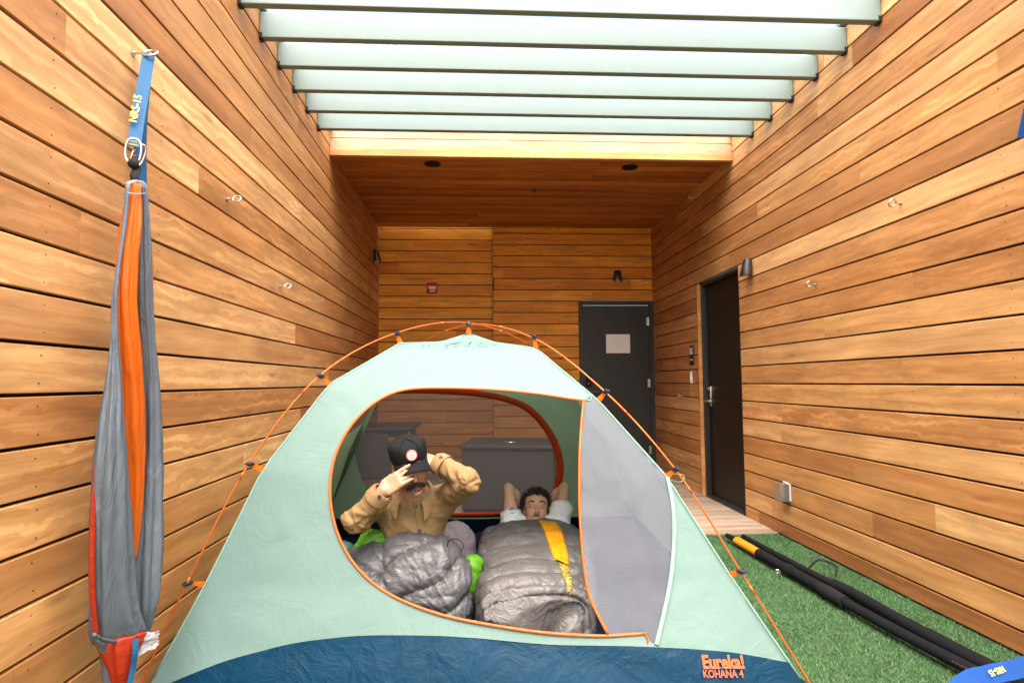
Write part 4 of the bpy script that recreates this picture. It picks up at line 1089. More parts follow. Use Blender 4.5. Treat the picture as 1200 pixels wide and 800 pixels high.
# cap
def capring(z, rx, ry, yc, n=40, wav=0.0, seed=0): return [HA.p(rx*cos(a), yc+ry*sin(a), z+wav*sin(3*a+seed)) for a in np.linspace(0, 2*pi, n, endpoint=False)]
mb = MB(); mb.loft([capring(.030, .080, .101, -.013), capring(.030, .083, .104, -.013), capring(.050, .087, .108, -.013), capring(.075, .089, .109, -.015, wav=.002), capring(.098, .090, .107, -.017, wav=.003), capring(.114, .084, .099, -.020, wav=.004), capring(.125, .068, .080, -.022, wav=.004), capring(.130, .036, .044, -.022, wav=.003), capring(.131, .004, .005, -.022)], True, False)
kp = mb.build('cap', M['cap'], pa, True)
rows_ = []
for a in np.linspace(radians(22), radians(158), 33):
    w_ = sin(max(0, (a-radians(22))/(radians(136))*pi)); ln = .070*w_**.55
    i0 = V(.085*cos(a), -.013+.106*sin(a), .046); dr = V(.45*cos(a), 1.0, 0); dr = dr/np.linalg.norm(dr)
    sag = lambda t: -.006*t-.012*t*t-.045*(cos(a)**2)*(.25+t)
    top = [HA.p(*(i0+dr*ln*t+V(0, 0, sag(t)))) for t in (-.08, .25, .5, .75, 1.0)]; bot = [HA.p(*(i0+dr*ln*t+V(0, 0, sag(t)-.004))) for t in (1.0, .75, .5, .25, -.08)]
    rows_.append(top+bot)
mb = MB(); mb.loft(rows_, True, True); mb.build('brim', M['cap'], kp, True)
pc = HA.p(-.006, .0955, .083); pn_ = HA.R@unit(V(0, 1, .10))
mb = MB(); mb.lathe([(.0235, -.006), (.0235, .003), (.021, .0042)], pc, pn_, 32); mb.build('patch_border', principled('coral_thread', (.42, .09, .075), .8), kp, True)
mb = MB(); mb.lathe([(.0195, .0), (.0195, .0052), (.012, .0056)], pc, pn_, 32); pp = mb.build('patch', principled('cream_patch', (.50, .44, .41), .85, noise=.04, nscale=300), kp, 'auto')
mb = MB(); mb.torus(pc+pn_*.0058, .0105, .0008, pn_, 28, 5); mb.torus(pc+pn_*.0058, .005, .0007, pn_, 24, 5); mb.build('patch_print', principled('pink_thread', (.40, .23, .20), .85), pp)
for a_ in (60, 120):                                    # crown seams
    P = [HA.p(.0875*k_*cos(radians(a_)), -.016+.107*k_*sin(radians(a_)), z_) for k_, z_ in ((1, .035), (1.01, .06), (1.02, .09), (.96, .111), (.80, .124), (.5, .131), (.1, .133))]
    mb = MB(); mb.tube(smooth_path(P, 24), .0016, 5); mb.build('crown_seam', M['cap'], kp, True)
# facial hair and hair below the cap
hair_strip(HA, [(-.037, .086, -.066), (-.022, .100, -.055), (-.006, .107, -.049), (.006, .107, -.049), (.022, .100, -.055), (.037, .086, -.066)], M['tash'], 'moustache', pa, 520, .015, .0030, .0012, 3)
hair_strip(HA, [(-.010, .096, -.086), (0, .099, -.087), (.010, .096, -.086)], M['tash'], 'chin_tuft', pa, 60, .008, .0025, .0009, 4)
for sx in (-1, 1): hair_strip(HA, [(sx*.014, .098, .030), (sx*.032, .096, .036), (sx*.048, .083, .029)], M['tash'], 'eyebrow', pa, 90, .008, .0018, .0009, 5, (sx*1, 0, .1))
rr = np.random.RandomState(5); segs = []
for i in range(420):
    a = rr.uniform(radians(190), radians(350)); b0 = V(.080*cos(a), -.013+.098*sin(a), rr.uniform(.0, .03)); b0[0] *= 1.0
    L_ = rr.uniform(.02, .05); P = [b0, b0*V(1.03, 1.03, 1)+V(0, 0, -L_*.5), b0*V(1.0, 1.02, 1)+V(rr.normal()*.006, -.006, -L_)]
    segs.append([HA.p(*q) for q in P])
strands('hair', segs, M['hair'], pa, .0017)

# ------------------------------------------------ reclining person with arms behind the head
pb = thing('person', (.36, 3.4, .05), 'reclining person with curly dark hair, eyes closed, arms folded behind the head', 'person')
eb = atY(629.5, 594.5, 3.79)
HB = Head(eb+V(.0, .075, -.040), rotm(pi-radians(2), radians(26), radians(-3)), 1.0)
c0 = HB.c
s1, s2 = atY(600, 617, 3.74), atY(655, 617, 3.74); e1, e2 = atY(596.5, 572.5, 3.92), atY(661, 571.5, 3.92)
w1, w2 = c0+V(-.075, .10, .02), c0+V(.075, .10, .02)
S = SDF(.0048, .02); HB.build(S)
ch = (s1+s2)/2+V(0, -.16, -.06); pv = V(.31, 3.10, .17)
S.cap(HB.p(0, -.03, -.06), (s1+s2)/2+V(0, -.01, -.02), .052, .06, .03)
S.cap(s1, s2, .048, .048, .03); S.ell(ch, (.145, .17, .095), None, .04); S.ell((ch+pv)/2, (.135, .18, .09), None, .04); S.ell(pv, (.15, .12, .10), None, .04)
for a_, b_, w_ in ((s1, e1, w1), (s2, e2, w2)): S.chain([a_, a_*.5+b_*.5, b_], [.046, .041, .031], .012); S.chain([b_, b_*.65+w_*.35, w_], [.031, .037, .025], .012)
S.ell(e1+V(-.004, .012, .014), (.018, .022, .020)); S.ell(e2+V(.004, .012, .014), (.018, .022, .020))
hand(S, w1, V(.9, .25, -.1), V(0, .9, .3), V(0, 0, 1), (.2, .25, .2), .06, (.7, .4, .1)); hand(S, w2, V(-.9, .32, -.18), V(0, .9, .3), V(0, 0, 1), (.2, .25, .2), .06, (.7, .4, .1))
for sx in (-1, 1):
    hp, kn, an = pv+V(sx*.09, -.02, 0), V(.28+sx*.09, 2.86, .20), V(.25+sx*.06, 2.62, .13)
    S.chain([hp, kn, an], [.085, .058, .042]); S.cap(an, an+V(sx*.02, -.05, .03), .036, .028)
v, f = S.mesh(); v = relax(v, f, 1, .4)
np_obj('body', v, f, M['skin'], pb, True, skin_colors(v, (.50, .285, .185), HB.spots()+[(e1, .05, (.58, .30, .20), .4), (e2, .05, (.58, .30, .20), .4)]))
# white tee
S = SDF(.007, .03); S.cap(s1, s2, .066, .066, .04); S.ell(ch+V(0, 0, .0), (.165, .19, .105), None, .05); S.ell((ch+pv)/2, (.15, .18, .10), None, .05)
for (a_, b_) in ((s1, e1), (s2, e2)):
    kq = .26 if a_ is s1 else .40; q = a_*(1-kq)+b_*kq; S.cap(a_, q, .066, .070 if a_ is s1 else .078, .03); S.cap(q-unit(b_-a_)*.01, b_, .062, .062, .006, 's')
S.cap(HB.p(0, -.03, -.06), (s1+s2)/2+V(0, -.02, .05), .062, .058, .008, 's')
v, f = S.mesh(); v = relax(v, f, 2); n_ = vnormals(v, f); v = v+n_*(.011*fbm(v[:, 0]*11, v[:, 1]*9, v[:, 2]*16, 2)-.006*np.abs(pn(v[:, 0]*22, v[:, 1]*14, v[:, 2]*18)))[:, None]
np_obj('tee_shirt', v, f, M['tee'], pb)
# closed eyes, brows, moustache, stubble
for sx in (-1, 1):
    P = [HB.p(sx*x, y, z) for x, y, z in ((.018, .0875, .0045), (.025, .0905, .0015), (.032, .0912, .0008), (.039, .0888, .0025), (.045, .083, .006))]
    mb = MB(); mb.tube(smooth_path(P, 16), .0013, 5); mb.build('eyelashes', M['brow'], pb, True)
    hair_strip(HB, [(sx*.015, .098, .036), (sx*.032, .097, .040), (sx*.048, .083, .032)], M['brow'], 'eyebrow', pb, 120, .008, .0018, .0009, 6, (sx*1, 0, .1))
hair_strip(HB, [(-.030, .090, -.062), (-.018, .100, -.053), (-.005, .105, -.049), (.005, .105, -.049), (.018, .100, -.053), (.030, .090, -.062)], M['brow'], 'moustache', pb, 260, .009, .0026, .0008, 7)
hair_strip(HB, [(-.055, .03, -.07), (-.045, .060, -.095), (-.02, .085, -.112), (.02, .085, -.112), (.045, .060, -.095), (.055, .03, -.07)], M['brow'], 'stubble', pb, 320, .006, .008, .0006, 8)
# curly hair
rr = np.random.RandomState(9); segs = []; mbh = MB()
S = SDF(.005, .01); S.ell(HB.p(0, -.024, .050), (.0785, .0955, .086), HB.R); S.rbox(HB.p(0, .090, -.02), (.060, .06, .094), .03, HB.R, .01, 's'); S.rbox(HB.p(0, .02, -.075), (.12, .2, .06), .02, HB.R, .01, 's')
vh, fh = S.mesh(); hb = np_obj('hair', vh, fh, M['hair'], pb)
cnt_ = 0
while cnt_ < 560:
    d_ = unit(rr.normal(size=3)); p_ = V(0, -.022, .046)+d_*V(.080, .097, .087)
    if p_[2] < (.078 if p_[1] > .045 else (.035 if p_[1] > .02 else -.02)): continue
    cnt_ += 1; up_ = unit(d_+V(0, .15, .2)); t1 = unit(np.cross(up_, rr.normal(size=3))); t2 = np.cross(up_, t1); L_ = rr.uniform(.016, .036); cr = rr.uniform(.005, .009); ph = rr.uniform(0, 6); tw = rr.uniform(4, 8)*rr.choice([-1, 1])
    segs.append([HB.p(*(p_+up_*L_*t+(t1*cos(ph+tw*t)+t2*sin(ph+tw*t))*cr*(0.3+t))) for t in np.linspace(0, 1, 9)])
mb = MB()
for P in segs: mb.tube(P, np.linspace(.0042, .0016, 9), 5, caps=True)
mb.build('curls', M['hair'], hb, True)

# ================================================================== THINGS INSIDE THE TENT
M['down_grey'] = cloth('grey_down_nylon', (0.074, 0.076, 0.082), 0.38, crinkle=.8, scale=17, noise=.10, spec=.4, dist=.014)
M['down_warm'] = cloth('warm_grey_down_nylon', (0.078, 0.076, 0.075), 0.38, crinkle=.8, scale=17, noise=.10, spec=.4, dist=.014)
M['down_dark'] = cloth('charcoal_lining', (0.035, 0.033, 0.035), 0.45, crinkle=.6, scale=16, noise=.1)
M['yellow'] = cloth('yellow_lining_nylon', (0.52, 0.22, 0.003), 0.45, crinkle=.5, scale=16, noise=.08)
M['lime'] = cloth('lime_nylon', (0.075, 0.23, 0.010), 0.45, crinkle=.7, scale=16, noise=.12)
M['mauve'] = cloth('mauve_grey_cotton', (0.14, 0.12, 0.135), 0.85, crinkle=.4, scale=14)
M['navy'] = cloth('navy_pad', (0.005, 0.008, 0.025), 0.6, crinkle=.3, scale=20)
M['black_cloth'] = cloth('black_cloth', (0.004, 0.004, 0.005), 0.85, crinkle=.5, scale=20)
s = NT('gold_speckle'); nz = s.n('TexVoronoi', Vector=s.coords(), Scale=210.0).outputs['Distance']
M['gold'] = s.done(s.n('BsdfPrincipled', Base_Color=s.ramp(nz, [(.40, (.42, .30, .02)), (.55, (.03, .028, .02))]), Roughness=.5).outputs[0])

# sleeping pad and bag of the reclining person
mb = MB()
rings = []
for i, yy in enumerate(np.linspace(2.44, 4.22, 40)):
    w_ = .27*(1-max(0, abs((yy-3.33)/.89)-.93)*2.5); xc = .25+(yy-2.44)*.075
    rings.append([V(xc+w_*np.sign(cos(a))*abs(cos(a))**.35, yy, .064+.026*np.sign(sin(a))*abs(sin(a))**.5+.004*sin(yy*70)*max(0, sin(a))) for a in np.linspace(0, 2*pi, 24, endpoint=False)])
mb.loft(rings); tag(mb.build('sleeping_pad', M['navy'], None, True), 'navy sleeping pad under the reclining person', 'sleeping pad')
def down_bag(name, cl, hw, top, base, nb, nu, nv, seed, mat, parent, tilt=0.0):
    u = np.linspace(0, 1, nu); C_ = smooth_path(cl, nu*2); C_ = np.stack([np.interp(u, np.linspace(0, 1, len(C_)), C_[:, k]) for k in range(3)], 1)
    W_ = np.interp(u, *zip(*hw)); H_ = np.interp(u, *zip(*top)); a = np.linspace(0, 2*pi, nv, endpoint=False)
    ca, sa = np.cos(a), np.sin(a)
    X = C_[:, None, 0]+W_[:, None]*(np.sign(ca)*np.abs(ca)**.75)[None]; Y = np.repeat(C_[:, None, 1], nv, 1)+.03*np.sin(a*2)[None]
    up = np.where(sa > 0, np.abs(sa)**.62, -np.abs(sa)**.5); Z = np.where(up > 0, base+.55*(H_[:, None]-base)+.45*(H_[:, None]-base)*up[None], base+.55*(H_[:, None]-base)*(1+up[None]))
    Pt = np.stack([X, Y, Z], -1).reshape(-1, 3); idx = np.arange(nu*nv).reshape(nu, nv); j = np.roll(idx, -1, 1)
    F_ = np.stack([idx[:-1], j[:-1], j[1:], idx[1:]], -1).reshape(-1, 4)
    N_ = vnormals(Pt, F_); mid = Pt.reshape(nu, nv, 3).mean(1).repeat(nv, 0)
    N_ = np.where(((Pt-mid)*N_).sum(1, keepdims=True) < 0, -N_, N_)
    uu = np.repeat(u, nv); aa = np.tile(a, nu)
    ph = uu*nb+.10*np.sin(aa*2)+.12*pn(uu*6+seed, np.cos(aa)*1.5, np.sin(aa)*1.5)
    puff = np.abs(np.sin(pi*ph))**.42
    seamx = np.abs(np.sin((aa-.25)*2.0+.3*np.floor(ph)))**.45
    edge = np.minimum(1, np.minimum(uu*14, (1-uu)*14))
    d_ = .036*(puff-.65)+.014*(seamx-.6)+.014*fbm(Pt[:, 0]*6+seed, Pt[:, 1]*5, Pt[:, 2]*5, 2)
    d_ = d_+(1-puff)**1.5*.012*pn(aa*16+seed, uu*9, 3)+(1-puff)*.006*pn(aa*40, uu*14+seed, 1)
    d_ = d_+.009*(np.sqrt(np.abs(pn(Pt[:, 0]*12+seed, Pt[:, 1]*9, Pt[:, 2]*16))+.003)-.4)+.005*(np.sqrt(np.abs(pn(Pt[:, 0]*30, Pt[:, 1]*17+seed, Pt[:, 2]*34))+.003)-.4)
    Pt = Pt+N_*(d_*edge)[:, None]
    Pt[:, 2] = np.maximum(Pt[:, 2], base-.004); Pt = keep_inside(Pt)
    Pt = np.vstack([Pt, Pt[idx[0]].mean(0), Pt[idx[-1]].mean(0)]); k0 = nu*nv; i0, i1 = idx[0], idx[-1]
    F_ = np.vstack([F_, np.stack([np.roll(i0, -1), i0, np.full(nv, k0), np.full(nv, k0)], 1), np.stack([i1, np.roll(i1, -1), np.full(nv, k0+1), np.full(nv, k0+1)], 1)])
    F_ = [tuple(q[:3]) if q[2] == q[3] else tuple(q) for q in F_.tolist()]
    o = np_obj(name, Pt, F_, mat, parent)
    return o, BVHTree.FromPolygons(Pt.tolist(), F_)
bag = thing('sleeping_bag', (.28, 3.0, .09), 'warm grey quilted sleeping bag with yellow lining edge over the reclining person', 'sleeping bag')
xa = lambda px, py, Y: atY(px, py, Y)[0]
cl = [(xa(629, 735, 2.49), 2.49, 0), (xa(629, 735, 2.52), 2.52, 0), (xa(629, 720, 2.64), 2.64, 0), (xa(629, 690, 2.85), 2.85, 0), (xa(627, 650, 3.2), 3.2, 0), (xa(624, 630, 3.5), 3.5, 0), (xa(622, 618, 3.70), 3.70, 0), (xa(622, 618, 3.73), 3.73, 0)]
o, BV = down_bag('shell', cl, [(0, .06), (.012, .13), (.03, .18), (.1, .212), (.35, .255), (.6, .285), (.85, .285), (.96, .265), (1, .24)], [(0, .12), (.012, .20), (.04, .265), (.12, .30), (.3, .325), (.5, .335), (.75, .330), (.90, .310), (.98, .275), (1, .22)], .085, 9.0, 240, 150, 3.0, M['down_warm'], bag)
def px_patch(bv, left, right, nu, nv, off, mat, name, parent):
    L_ = smooth_path([(x, y, 0) for x, y in left], nu*2); R_ = smooth_path([(x, y, 0) for x, y in right], nu*2); rings = []
    L_ = L_[np.linspace(0, len(L_)-1, nu).astype(int)]; R_ = R_[np.linspace(0, len(R_)-1, nu).astype(int)]
    for a_, b_ in zip(L_, R_):
        row = []
        for k in np.linspace(0, 1, nv):
            q = a_*(1-k)+b_*k; p, n = surf(bv, None, q[0], q[1]); row.append(p+n*(off*min(1, 6*min(k, 1-k)+.15)))
        rings.append(row+[p_-unit(ray(625, 650))*-.006 for p_ in row[::-1]])
    mb = MB(); mb.loft(rings); return mb.build(name, mat, parent, True)
px_patch(BV, [(631, 610), (637, 621), (643, 638), (648, 652), (651, 657)], [(653, 613), (659, 622), (663, 638), (666, 652), (667.5, 664)], 36, 14, .010, M['yellow'], 'lining_edge', bag)
px_patch(BV, [(653, 659), (658, 672), (663, 685), (667, 697)], [(667.5, 665), (670, 675), (671, 686), (669, 698)], 24, 8, .007, M['gold'], 'speckled_panel', bag)
# seated person's bag, bunched over the legs
b2 = thing('sleeping_bag', (-.28, 2.6, .03), 'grey down sleeping bag bunched up over the lap of the seated person', 'sleeping bag')
S = SDF(.0065, .06)
g_ = lambda px, py, Y: atY(px, py, Y)
S.ell(g_(486, 688, 2.74)+V(0, 0, .03), (.205, .14, .15)); S.ell(g_(450, 690, 2.73), (.16, .13, .12)); S.ell(g_(514, 675, 2.75), (.105, .14, .17)); S.ell(g_(480, 655, 2.76), (.165, .11, .09)); S.ell(g_(431, 668, 2.78), (.095, .10, .095))
S.ell(V(xa(485, 700, 2.70), 2.70, .10), (.23, .12, .10)); S.ell(g_(527, 712, 2.68), (.07, .10, .13)); S.ell(V(-.30, 2.95, .10), (.22, .22, .10)); S.ell(g_(529, 690, 2.72), (.055, .12, .13))
v, f = S.mesh(); v = relax(v, f, 2); n_ = vnormals(v, f)
ang = (v[:, 0]+.28)*1.0; ph = ang*7.5+(v[:, 2])*2.5+.5*pn(v[:, 0]*4, v[:, 1]*4, v[:, 2]*4)
ph2 = v[:, 2]*7.0-ang*3.0+.4*pn(v[:, 0]*4+9, v[:, 1]*4, v[:, 2]*4)
pf = np.abs(np.sin(pi*ph2))**.45; v = v+n_*(.032*(pf-.6)+.018*(np.abs(np.sin(pi*ph*.45))**.45-.6)+(1-pf)**1.5*.014*pn(ph*4, ph2*3, 2)+(1-pf)*.007*pn(ph*10, ph2*5, 6))[:, None]
v = creases(v, n_, 6, 15, .013, .006, (.6, 1, 1.9), 4.0); v[:, 2] = np.maximum(v[:, 2], .036); v = keep_inside(v)
n_ = vnormals(v, f); xr = v[:, 0]+.06; zr = v[:, 2]-.16; an_ = np.arctan2(zr, xr); rr_ = np.hypot(xr, zr)
v = v+n_*(.007*np.clip(1-np.abs(pn(an_*5.5, rr_*5, v[:, 1]*3))*2.2, 0, 1)**2+.003*np.clip(1-np.abs(pn(an_*12, rr_*9, v[:, 1]*5))*2.2, 0, 1)**2)[:, None]; v = keep_inside(v); v[:, 2] = np.maximum(v[:, 2], .036)
np_obj('shell', v, f, M['down_grey'], b2); UV_, UN_ = BVHTree.FromPolygons(v.tolist(), f.tolist()), None
p0, _ = surf(UV_, UN_, 524, 640); mb = MB(); mb.tube(smooth_path([p0, p0+V(.01, -.02, .03), p0+V(.045, -.02, .035), p0+V(.07, -.015, .01), p0+V(.06, -.02, -.02)], 24), .0025, 6); mb.build('drawcord', M['rope'], b2, True)
def lump(name, ells, mat, label, cat, a1=.02, a2=.008, h=.007, seed=0., floor=.034, k=.04, f1=9):
    S = SDF(h, k)
    for c_, r_ in ells: S.ell(c_, r_)
    v, f = S.mesh(); v = relax(v, f, 2); v = creases(v, vnormals(v, f), f1, f1*2.4, a1, a2, (1, 1, 1), seed); v[:, 2] = np.maximum(v[:, 2], floor); v = keep_inside(v)
    return tag(np_obj(name, v, f, mat), label, cat)
lump('jacket', [(g_(444, 648, 2.86), (.11, .09, .11)), (g_(460, 637, 2.84), (.06, .05, .045)), (g_(430, 648, 2.86), (.06, .06, .06)), (g_(470, 634, 2.78), (.03, .03, .022)), (g_(440, 672, 2.95), (.10, .10, .10))], M['lime'], 'crumpled lime green jacket beside the seated person', 'jacket', .026, .012, seed=1.)
lump('stuff_sack', [(g_(554, 662, 2.92), (.050, .06, .052)), (g_(552, 690, 2.90), (.035, .05, .07)), (g_(553, 680, 2.9), (.04, .05, .05))], M['lime'], 'lime green stuff sack between the two sleeping bags', 'sack', .012, .006, seed=2.)
lump('pillow', [(g_(533, 632, 3.42), (.11, .06, .10)), (g_(540, 640, 3.42), (.07, .07, .08)), (g_(533, 655, 3.42), (.12, .08, .09))], M['mauve'], 'grey mauve pillow propped behind the seated person', 'pillow', .014, .006, seed=3.)
lump('pillow', [(V(c0[0], c0[1]+.06, .17), (.25, .17, .085)), (V(c0[0], c0[1]+.14, .20), (.22, .10, .08))], M['black_cloth'], 'dark pillow under the head of the reclining person', 'pillow', .014, .006, seed=5., floor=.092)
lump('duffel_bag', [(V(-.16, 3.75, .14), (.20, .14, .12)), (V(.02, 3.85, .12), (.12, .14, .10))], M['black_cloth'], 'black duffel bag lying against the back of the tent', 'bag', .02, .01, seed=6.)
lump('stuff_sack', [(g_(400, 650, 2.95), (.06, .06, .06)), (V(-.66, 2.98, .12), (.07, .07, .09))], principled('teal_nylon', (.035, .115, .09), .5, bump=.5, bscale=20), 'small teal stuff sack at the edge of the tent door', 'sack', .014, .006, seed=7.)
t = lump('shoe_bag', [(V(-.005, 2.72, .07), (.05, .16, .045)), (V(-.01, 2.6, .07), (.05, .10, .045))], M['black_cloth'], 'black bag with white straps lying between the sleeping bags', 'bag', .01, .005, seed=8.)
mb = MB(); mb.box(V(-.005, 2.70, .117), (.085, .06, .012), None, .004); mb.box(V(-.008, 2.52, .10), (.075, .05, .03), None, .006); mb.build('strap', M['tee'], t)
# ================================================================== FURNITURE BEHIND THE TENT
def wicker():
    s = NT('grey_wicker'); co = s.coords((1, 1, 1))
    w1 = s.n('TexWave', {'wave_type': 'BANDS', 'bands_direction': 'Z'}, Vector=co, Scale=28.0, Distortion=1.5, Detail=2.0).outputs[1]
    w2 = s.n('TexWave', {'wave_type': 'BANDS', 'bands_direction': 'X'}, Vector=co, Scale=22.0, Distortion=1.0, Detail=2.0).outputs[1]
    h = s.math('MAXIMUM', w1, w2); c = s.ramp(h, [(.1, (.006, .0055, .0055)), (.8, (.035, .033, .032))])
    b = s.n('BsdfPrincipled', Base_Color=c, Roughness=.55); s.t.links.new(s.bump(h, .5, .006), b.inputs['Normal']); return s.done(b.outputs[0])
M['wicker'] = wicker()
t = thing('patio_table', (-1.0, 5.75, 0), 'dark patio table standing behind the wicker chair', 'table')
tx0, tx1 = XL+.02, float(atY(490, 498, 5.9)[0])
mb = MB(); mb.box(((tx0+tx1)/2, 5.85, .745), (tx1-tx0, .8, .03), None, .006); mb.build('table_top', M['black_metal'], t)
for lx_ in (tx0+.05, tx1-.08):
    for ly_ in (5.52, 6.18): mb = MB(); mb.box((lx_, ly_, .371), (.05, .05, .718), None, .005); mb.build('leg', M['black_metal'], t)
mb = MB(); mb.box(((tx0+tx1)/2, 5.52, .70), (tx1-tx0-.2, .02, .05)); mb.box(((tx0+tx1)/2, 6.18, .70), (tx1-tx0-.2, .02, .05)); mb.build('apron', M['black_metal'], t)
t = thing('patio_chair', (-.9, 5.1, 0), 'dark wicker patio chair pushed against the table behind the tent', 'chair')
cxa, cxb = float(atY(408, 530, 5.0)[0]), float(atY(458, 530, 5.0)[0]); cm, cw = (cxa+cxb)/2, (cxb-cxa)
rings = []
for tt in np.linspace(0, 1, 10):
    z_ = .40+.36*tt; y_ = 5.00-.05*tt; hw_ = cw/2*(1-.10*tt**3); ring = []
    for k in np.linspace(-1, 1, 12): ring.append(V(cm+hw_*k, y_+.03*(1-k*k)*-1, z_-.02*abs(k)**3*tt))
    for k in np.linspace(1, -1, 12): ring.append(V(cm+hw_*k, y_+.03-.03*(1-k*k), z_-.02*abs(k)**3*tt))
    rings.append(ring)
mb = MB(); mb.loft(rings); mb.build('backrest', M['wicker'], t, 'auto')
mb = MB(); mb.box((cm, 5.25, .41), (cw, .48, .06), None, .015); mb.build('seat', M['wicker'], t)
for sx in (-1, 1):
    mb = MB(); mb.tube(smooth_path([(cm+sx*cw/2, 4.99, .62), (cm+sx*(cw/2+.02), 5.2, .63), (cm+sx*(cw/2+.02), 5.42, .60), (cm+sx*cw/2, 5.46, .40)], 20), .02, 8); mb.build('armrest', M['wicker'], t, True)
    for yy in (5.04, 5.46): mb = MB(); mb.box((cm+sx*(cw/2-.03), yy, .195), (.035, .035, .37), None, .004); mb.build('leg', M['black_metal'], t)
t = thing('storage_box', (.25, 5.7, 0), 'large dark wicker storage box standing behind the tent window', 'box')
qa = atY(541, 522, 5.35); qb = atY(649, 519, 5.75); RZ = np.array(Matrix.Rotation(radians(-10), 3, 'Z'))
bw_, bd2, bh = .86, .72, .60; bc = V((qa[0]+qb[0])/2+.03, 5.72, 0)
mb = MB(); mb.box(bc+V(0, 0, (bh-.05)/2+.03), (bw_-.04, bd2-.04, bh-.06), RZ, .01); mb.build('body', M['wicker'], t)
mb = MB(); mb.box(bc+V(0, 0, bh-.012), (bw_, bd2, .035), RZ, .008); mb.build('lid', M['wicker'], t)
for sx in (-1, 1):
    for sy in (-1, 1): mb = MB(); mb.box(bc+RZ@V(sx*(bw_/2-.06), sy*(bd2/2-.06), .018), (.05, .05, .03), RZ); mb.build('foot', M['black_metal'], t)
mb = MB(); mb.torus(bc+RZ@V(.0, -.1, bh+.008), .05, .008, (0, 0, 1), 20, 6, 0, pi); mb.build('lid_handle', M['steel'], t, True)

# ================================================================== HAMMOCK ON THE WALL
M['ham_grey'] = cloth('slate_grey_nylon', (0.105, 0.130, 0.155), 0.40, trans=.08, crinkle=.7, scale=6, stretch=(3, 3, .6), noise=.10, spec=.45, dist=.022)
M['ham_orange'] = cloth('orange_nylon', (0.62, 0.115, 0.005), 0.5, trans=.15, crinkle=.5, scale=9, stretch=(3, 3, .7), noise=.06, dist=.012)
M['ham_red'] = cloth('red_orange_nylon', (0.34, 0.026, 0.007), 0.5, trans=.1, crinkle=.6, scale=11, noise=.06, dist=.012)
M['plastic_bag'] = cloth('white_plastic_film', (0.42, 0.43, 0.46), 0.3, trans=.3, crinkle=.8, scale=30, transp=.15)
VW = unit(V(-.47, .88, 0)); WD = unit(V(.88, .47, 0))          # view direction to the hammock, and its sideways direction
ham = thing('hammock', atX(150, 760, XL+.12), 'gathered grey and orange fabric hammock hanging from the blue strap', 'hammock')
def lobe(name, rows, mat, off, dep, pleats, seed, amp=.10, parent=ham):
    ys = np.array([r[0] for r in rows], float); a0 = np.array([r[1] for r in rows], float); b0 = np.array([r[2] for r in rows], float)
    yy = np.linspace(ys[0], ys[-1], 90); P = smooth_path(np.stack([ys, a0, b0], 1), 200); aa = np.interp(yy, P[:, 0], P[:, 1]); bb = np.interp(yy, P[:, 0], P[:, 2])
    rings = []; th = np.linspace(0, 2*pi, 72, endpoint=False)
    for y, a, b in zip(yy, aa, bb):
        c = atX((a+b)/2, y, XL+off); dist = np.linalg.norm(c[:2]); hw = (b-a)/2*dist/FPX*.74
        dd = min(dep, hw*1.1); t = (y-ys[0])/(ys[-1]-ys[0])
        rr_ = 1+amp*np.sin(pleats*th+1.2*np.sin(y*.012+seed)+seed)+amp*.9*pn(np.cos(th)*2.2+seed, np.sin(th)*2.2, y*.012)-amp*1.3*np.abs(pn(th*2.6+seed+.25*np.sin(y*.02), y*.010, seed))-amp*.7*np.abs(pn(th*5+seed, y*.03, seed+3))
        rings.append([c+WD*hw*np.cos(q)*min(r_, 1.06)-VW*dd*np.sin(q)*r_ for q, r_ in zip(th, rr_)])
    mb = MB(); mb.loft(rings); return mb.build(name, mat, parent, True)
lobe('orange_fold', [(216, 152, 165), (260, 141, 167), (300, 137, 163), (350, 134, 161), (400, 135, 164), (450, 138, 168), (500, 141, 169), (550, 145, 169), (600, 147, 166), (655, 149, 160)], M['ham_orange'], .125, .045, 5, 1.0, .10)
lobe('grey_fold', [(216, 147, 153), (260, 143, 149), (300, 138, 143), (350, 131, 138), (400, 129, 139), (450, 123, 143), (500, 115, 145), (550, 110, 149), (600, 107, 152), (650, 106, 155), (700, 107, 158), (735, 108, 166), (746, 111, 171)], M['ham_grey'], .13, .055, 7, 2.0, .09)
lobe('grey_fold', [(216, 161, 172), (260, 160, 176), (300, 160, 178), (350, 160, 180), (400, 162, 183), (450, 163, 187), (500, 163, 190), (550, 160, 192), (600, 156, 192), (650, 149, 191), (700, 145, 187), (735, 150, 178), (746, 155, 172)], M['ham_grey'], .13, .055, 7, 4.4, .10)
lobe('red_fold', [(545, 110, 114), (580, 107.5, 112), (610, 105.5, 112), (660, 104, 111), (700, 105.5, 112), (742, 109, 116)], M['ham_red'], .11, .02, 3, .4)
lobe('orange_fold', [(222, 168, 172), (260, 168, 175.5), (300, 170, 179), (335, 172, 180), (370, 174, 180)], M['ham_orange'], .09, .02, 3, .9)
lobe('red_fold', [(745, 112, 170), (757, 116, 164), (770, 122, 159), (785, 128, 154), (815, 134, 149)], M['ham_red'], .15, .035, 5, 1.7)
lobe('grey_fold', [(748, 112, 126), (765, 117, 132), (785, 120, 136), (815, 122, 138)], M['ham_grey'], .12, .03, 4, 2.7)
P = [atX(x, y, XL+.155) for x, y in ((110, 743), (118, 748), (130, 751), (144, 752), (158, 750), (171, 745))]; mb = MB(); mb.tube(smooth_path(P, 36), .006, 6); mb.build('hem', M['ham_grey'], ham, True)
P = [atX(x, y, XL+.12) for x, y in ((149, 217), (152, 214.5), (158, 213), (165, 214), (170, 217))]; mb = MB(); mb.tube(smooth_path(P, 20), .007, 6); mb.tube([atX(x, y, XL+.15) for x, y in ((149, 226), (158, 228), (170, 227))], .003, 5); mb.build('gather_hem', M['plastic_bag'], ham, True)
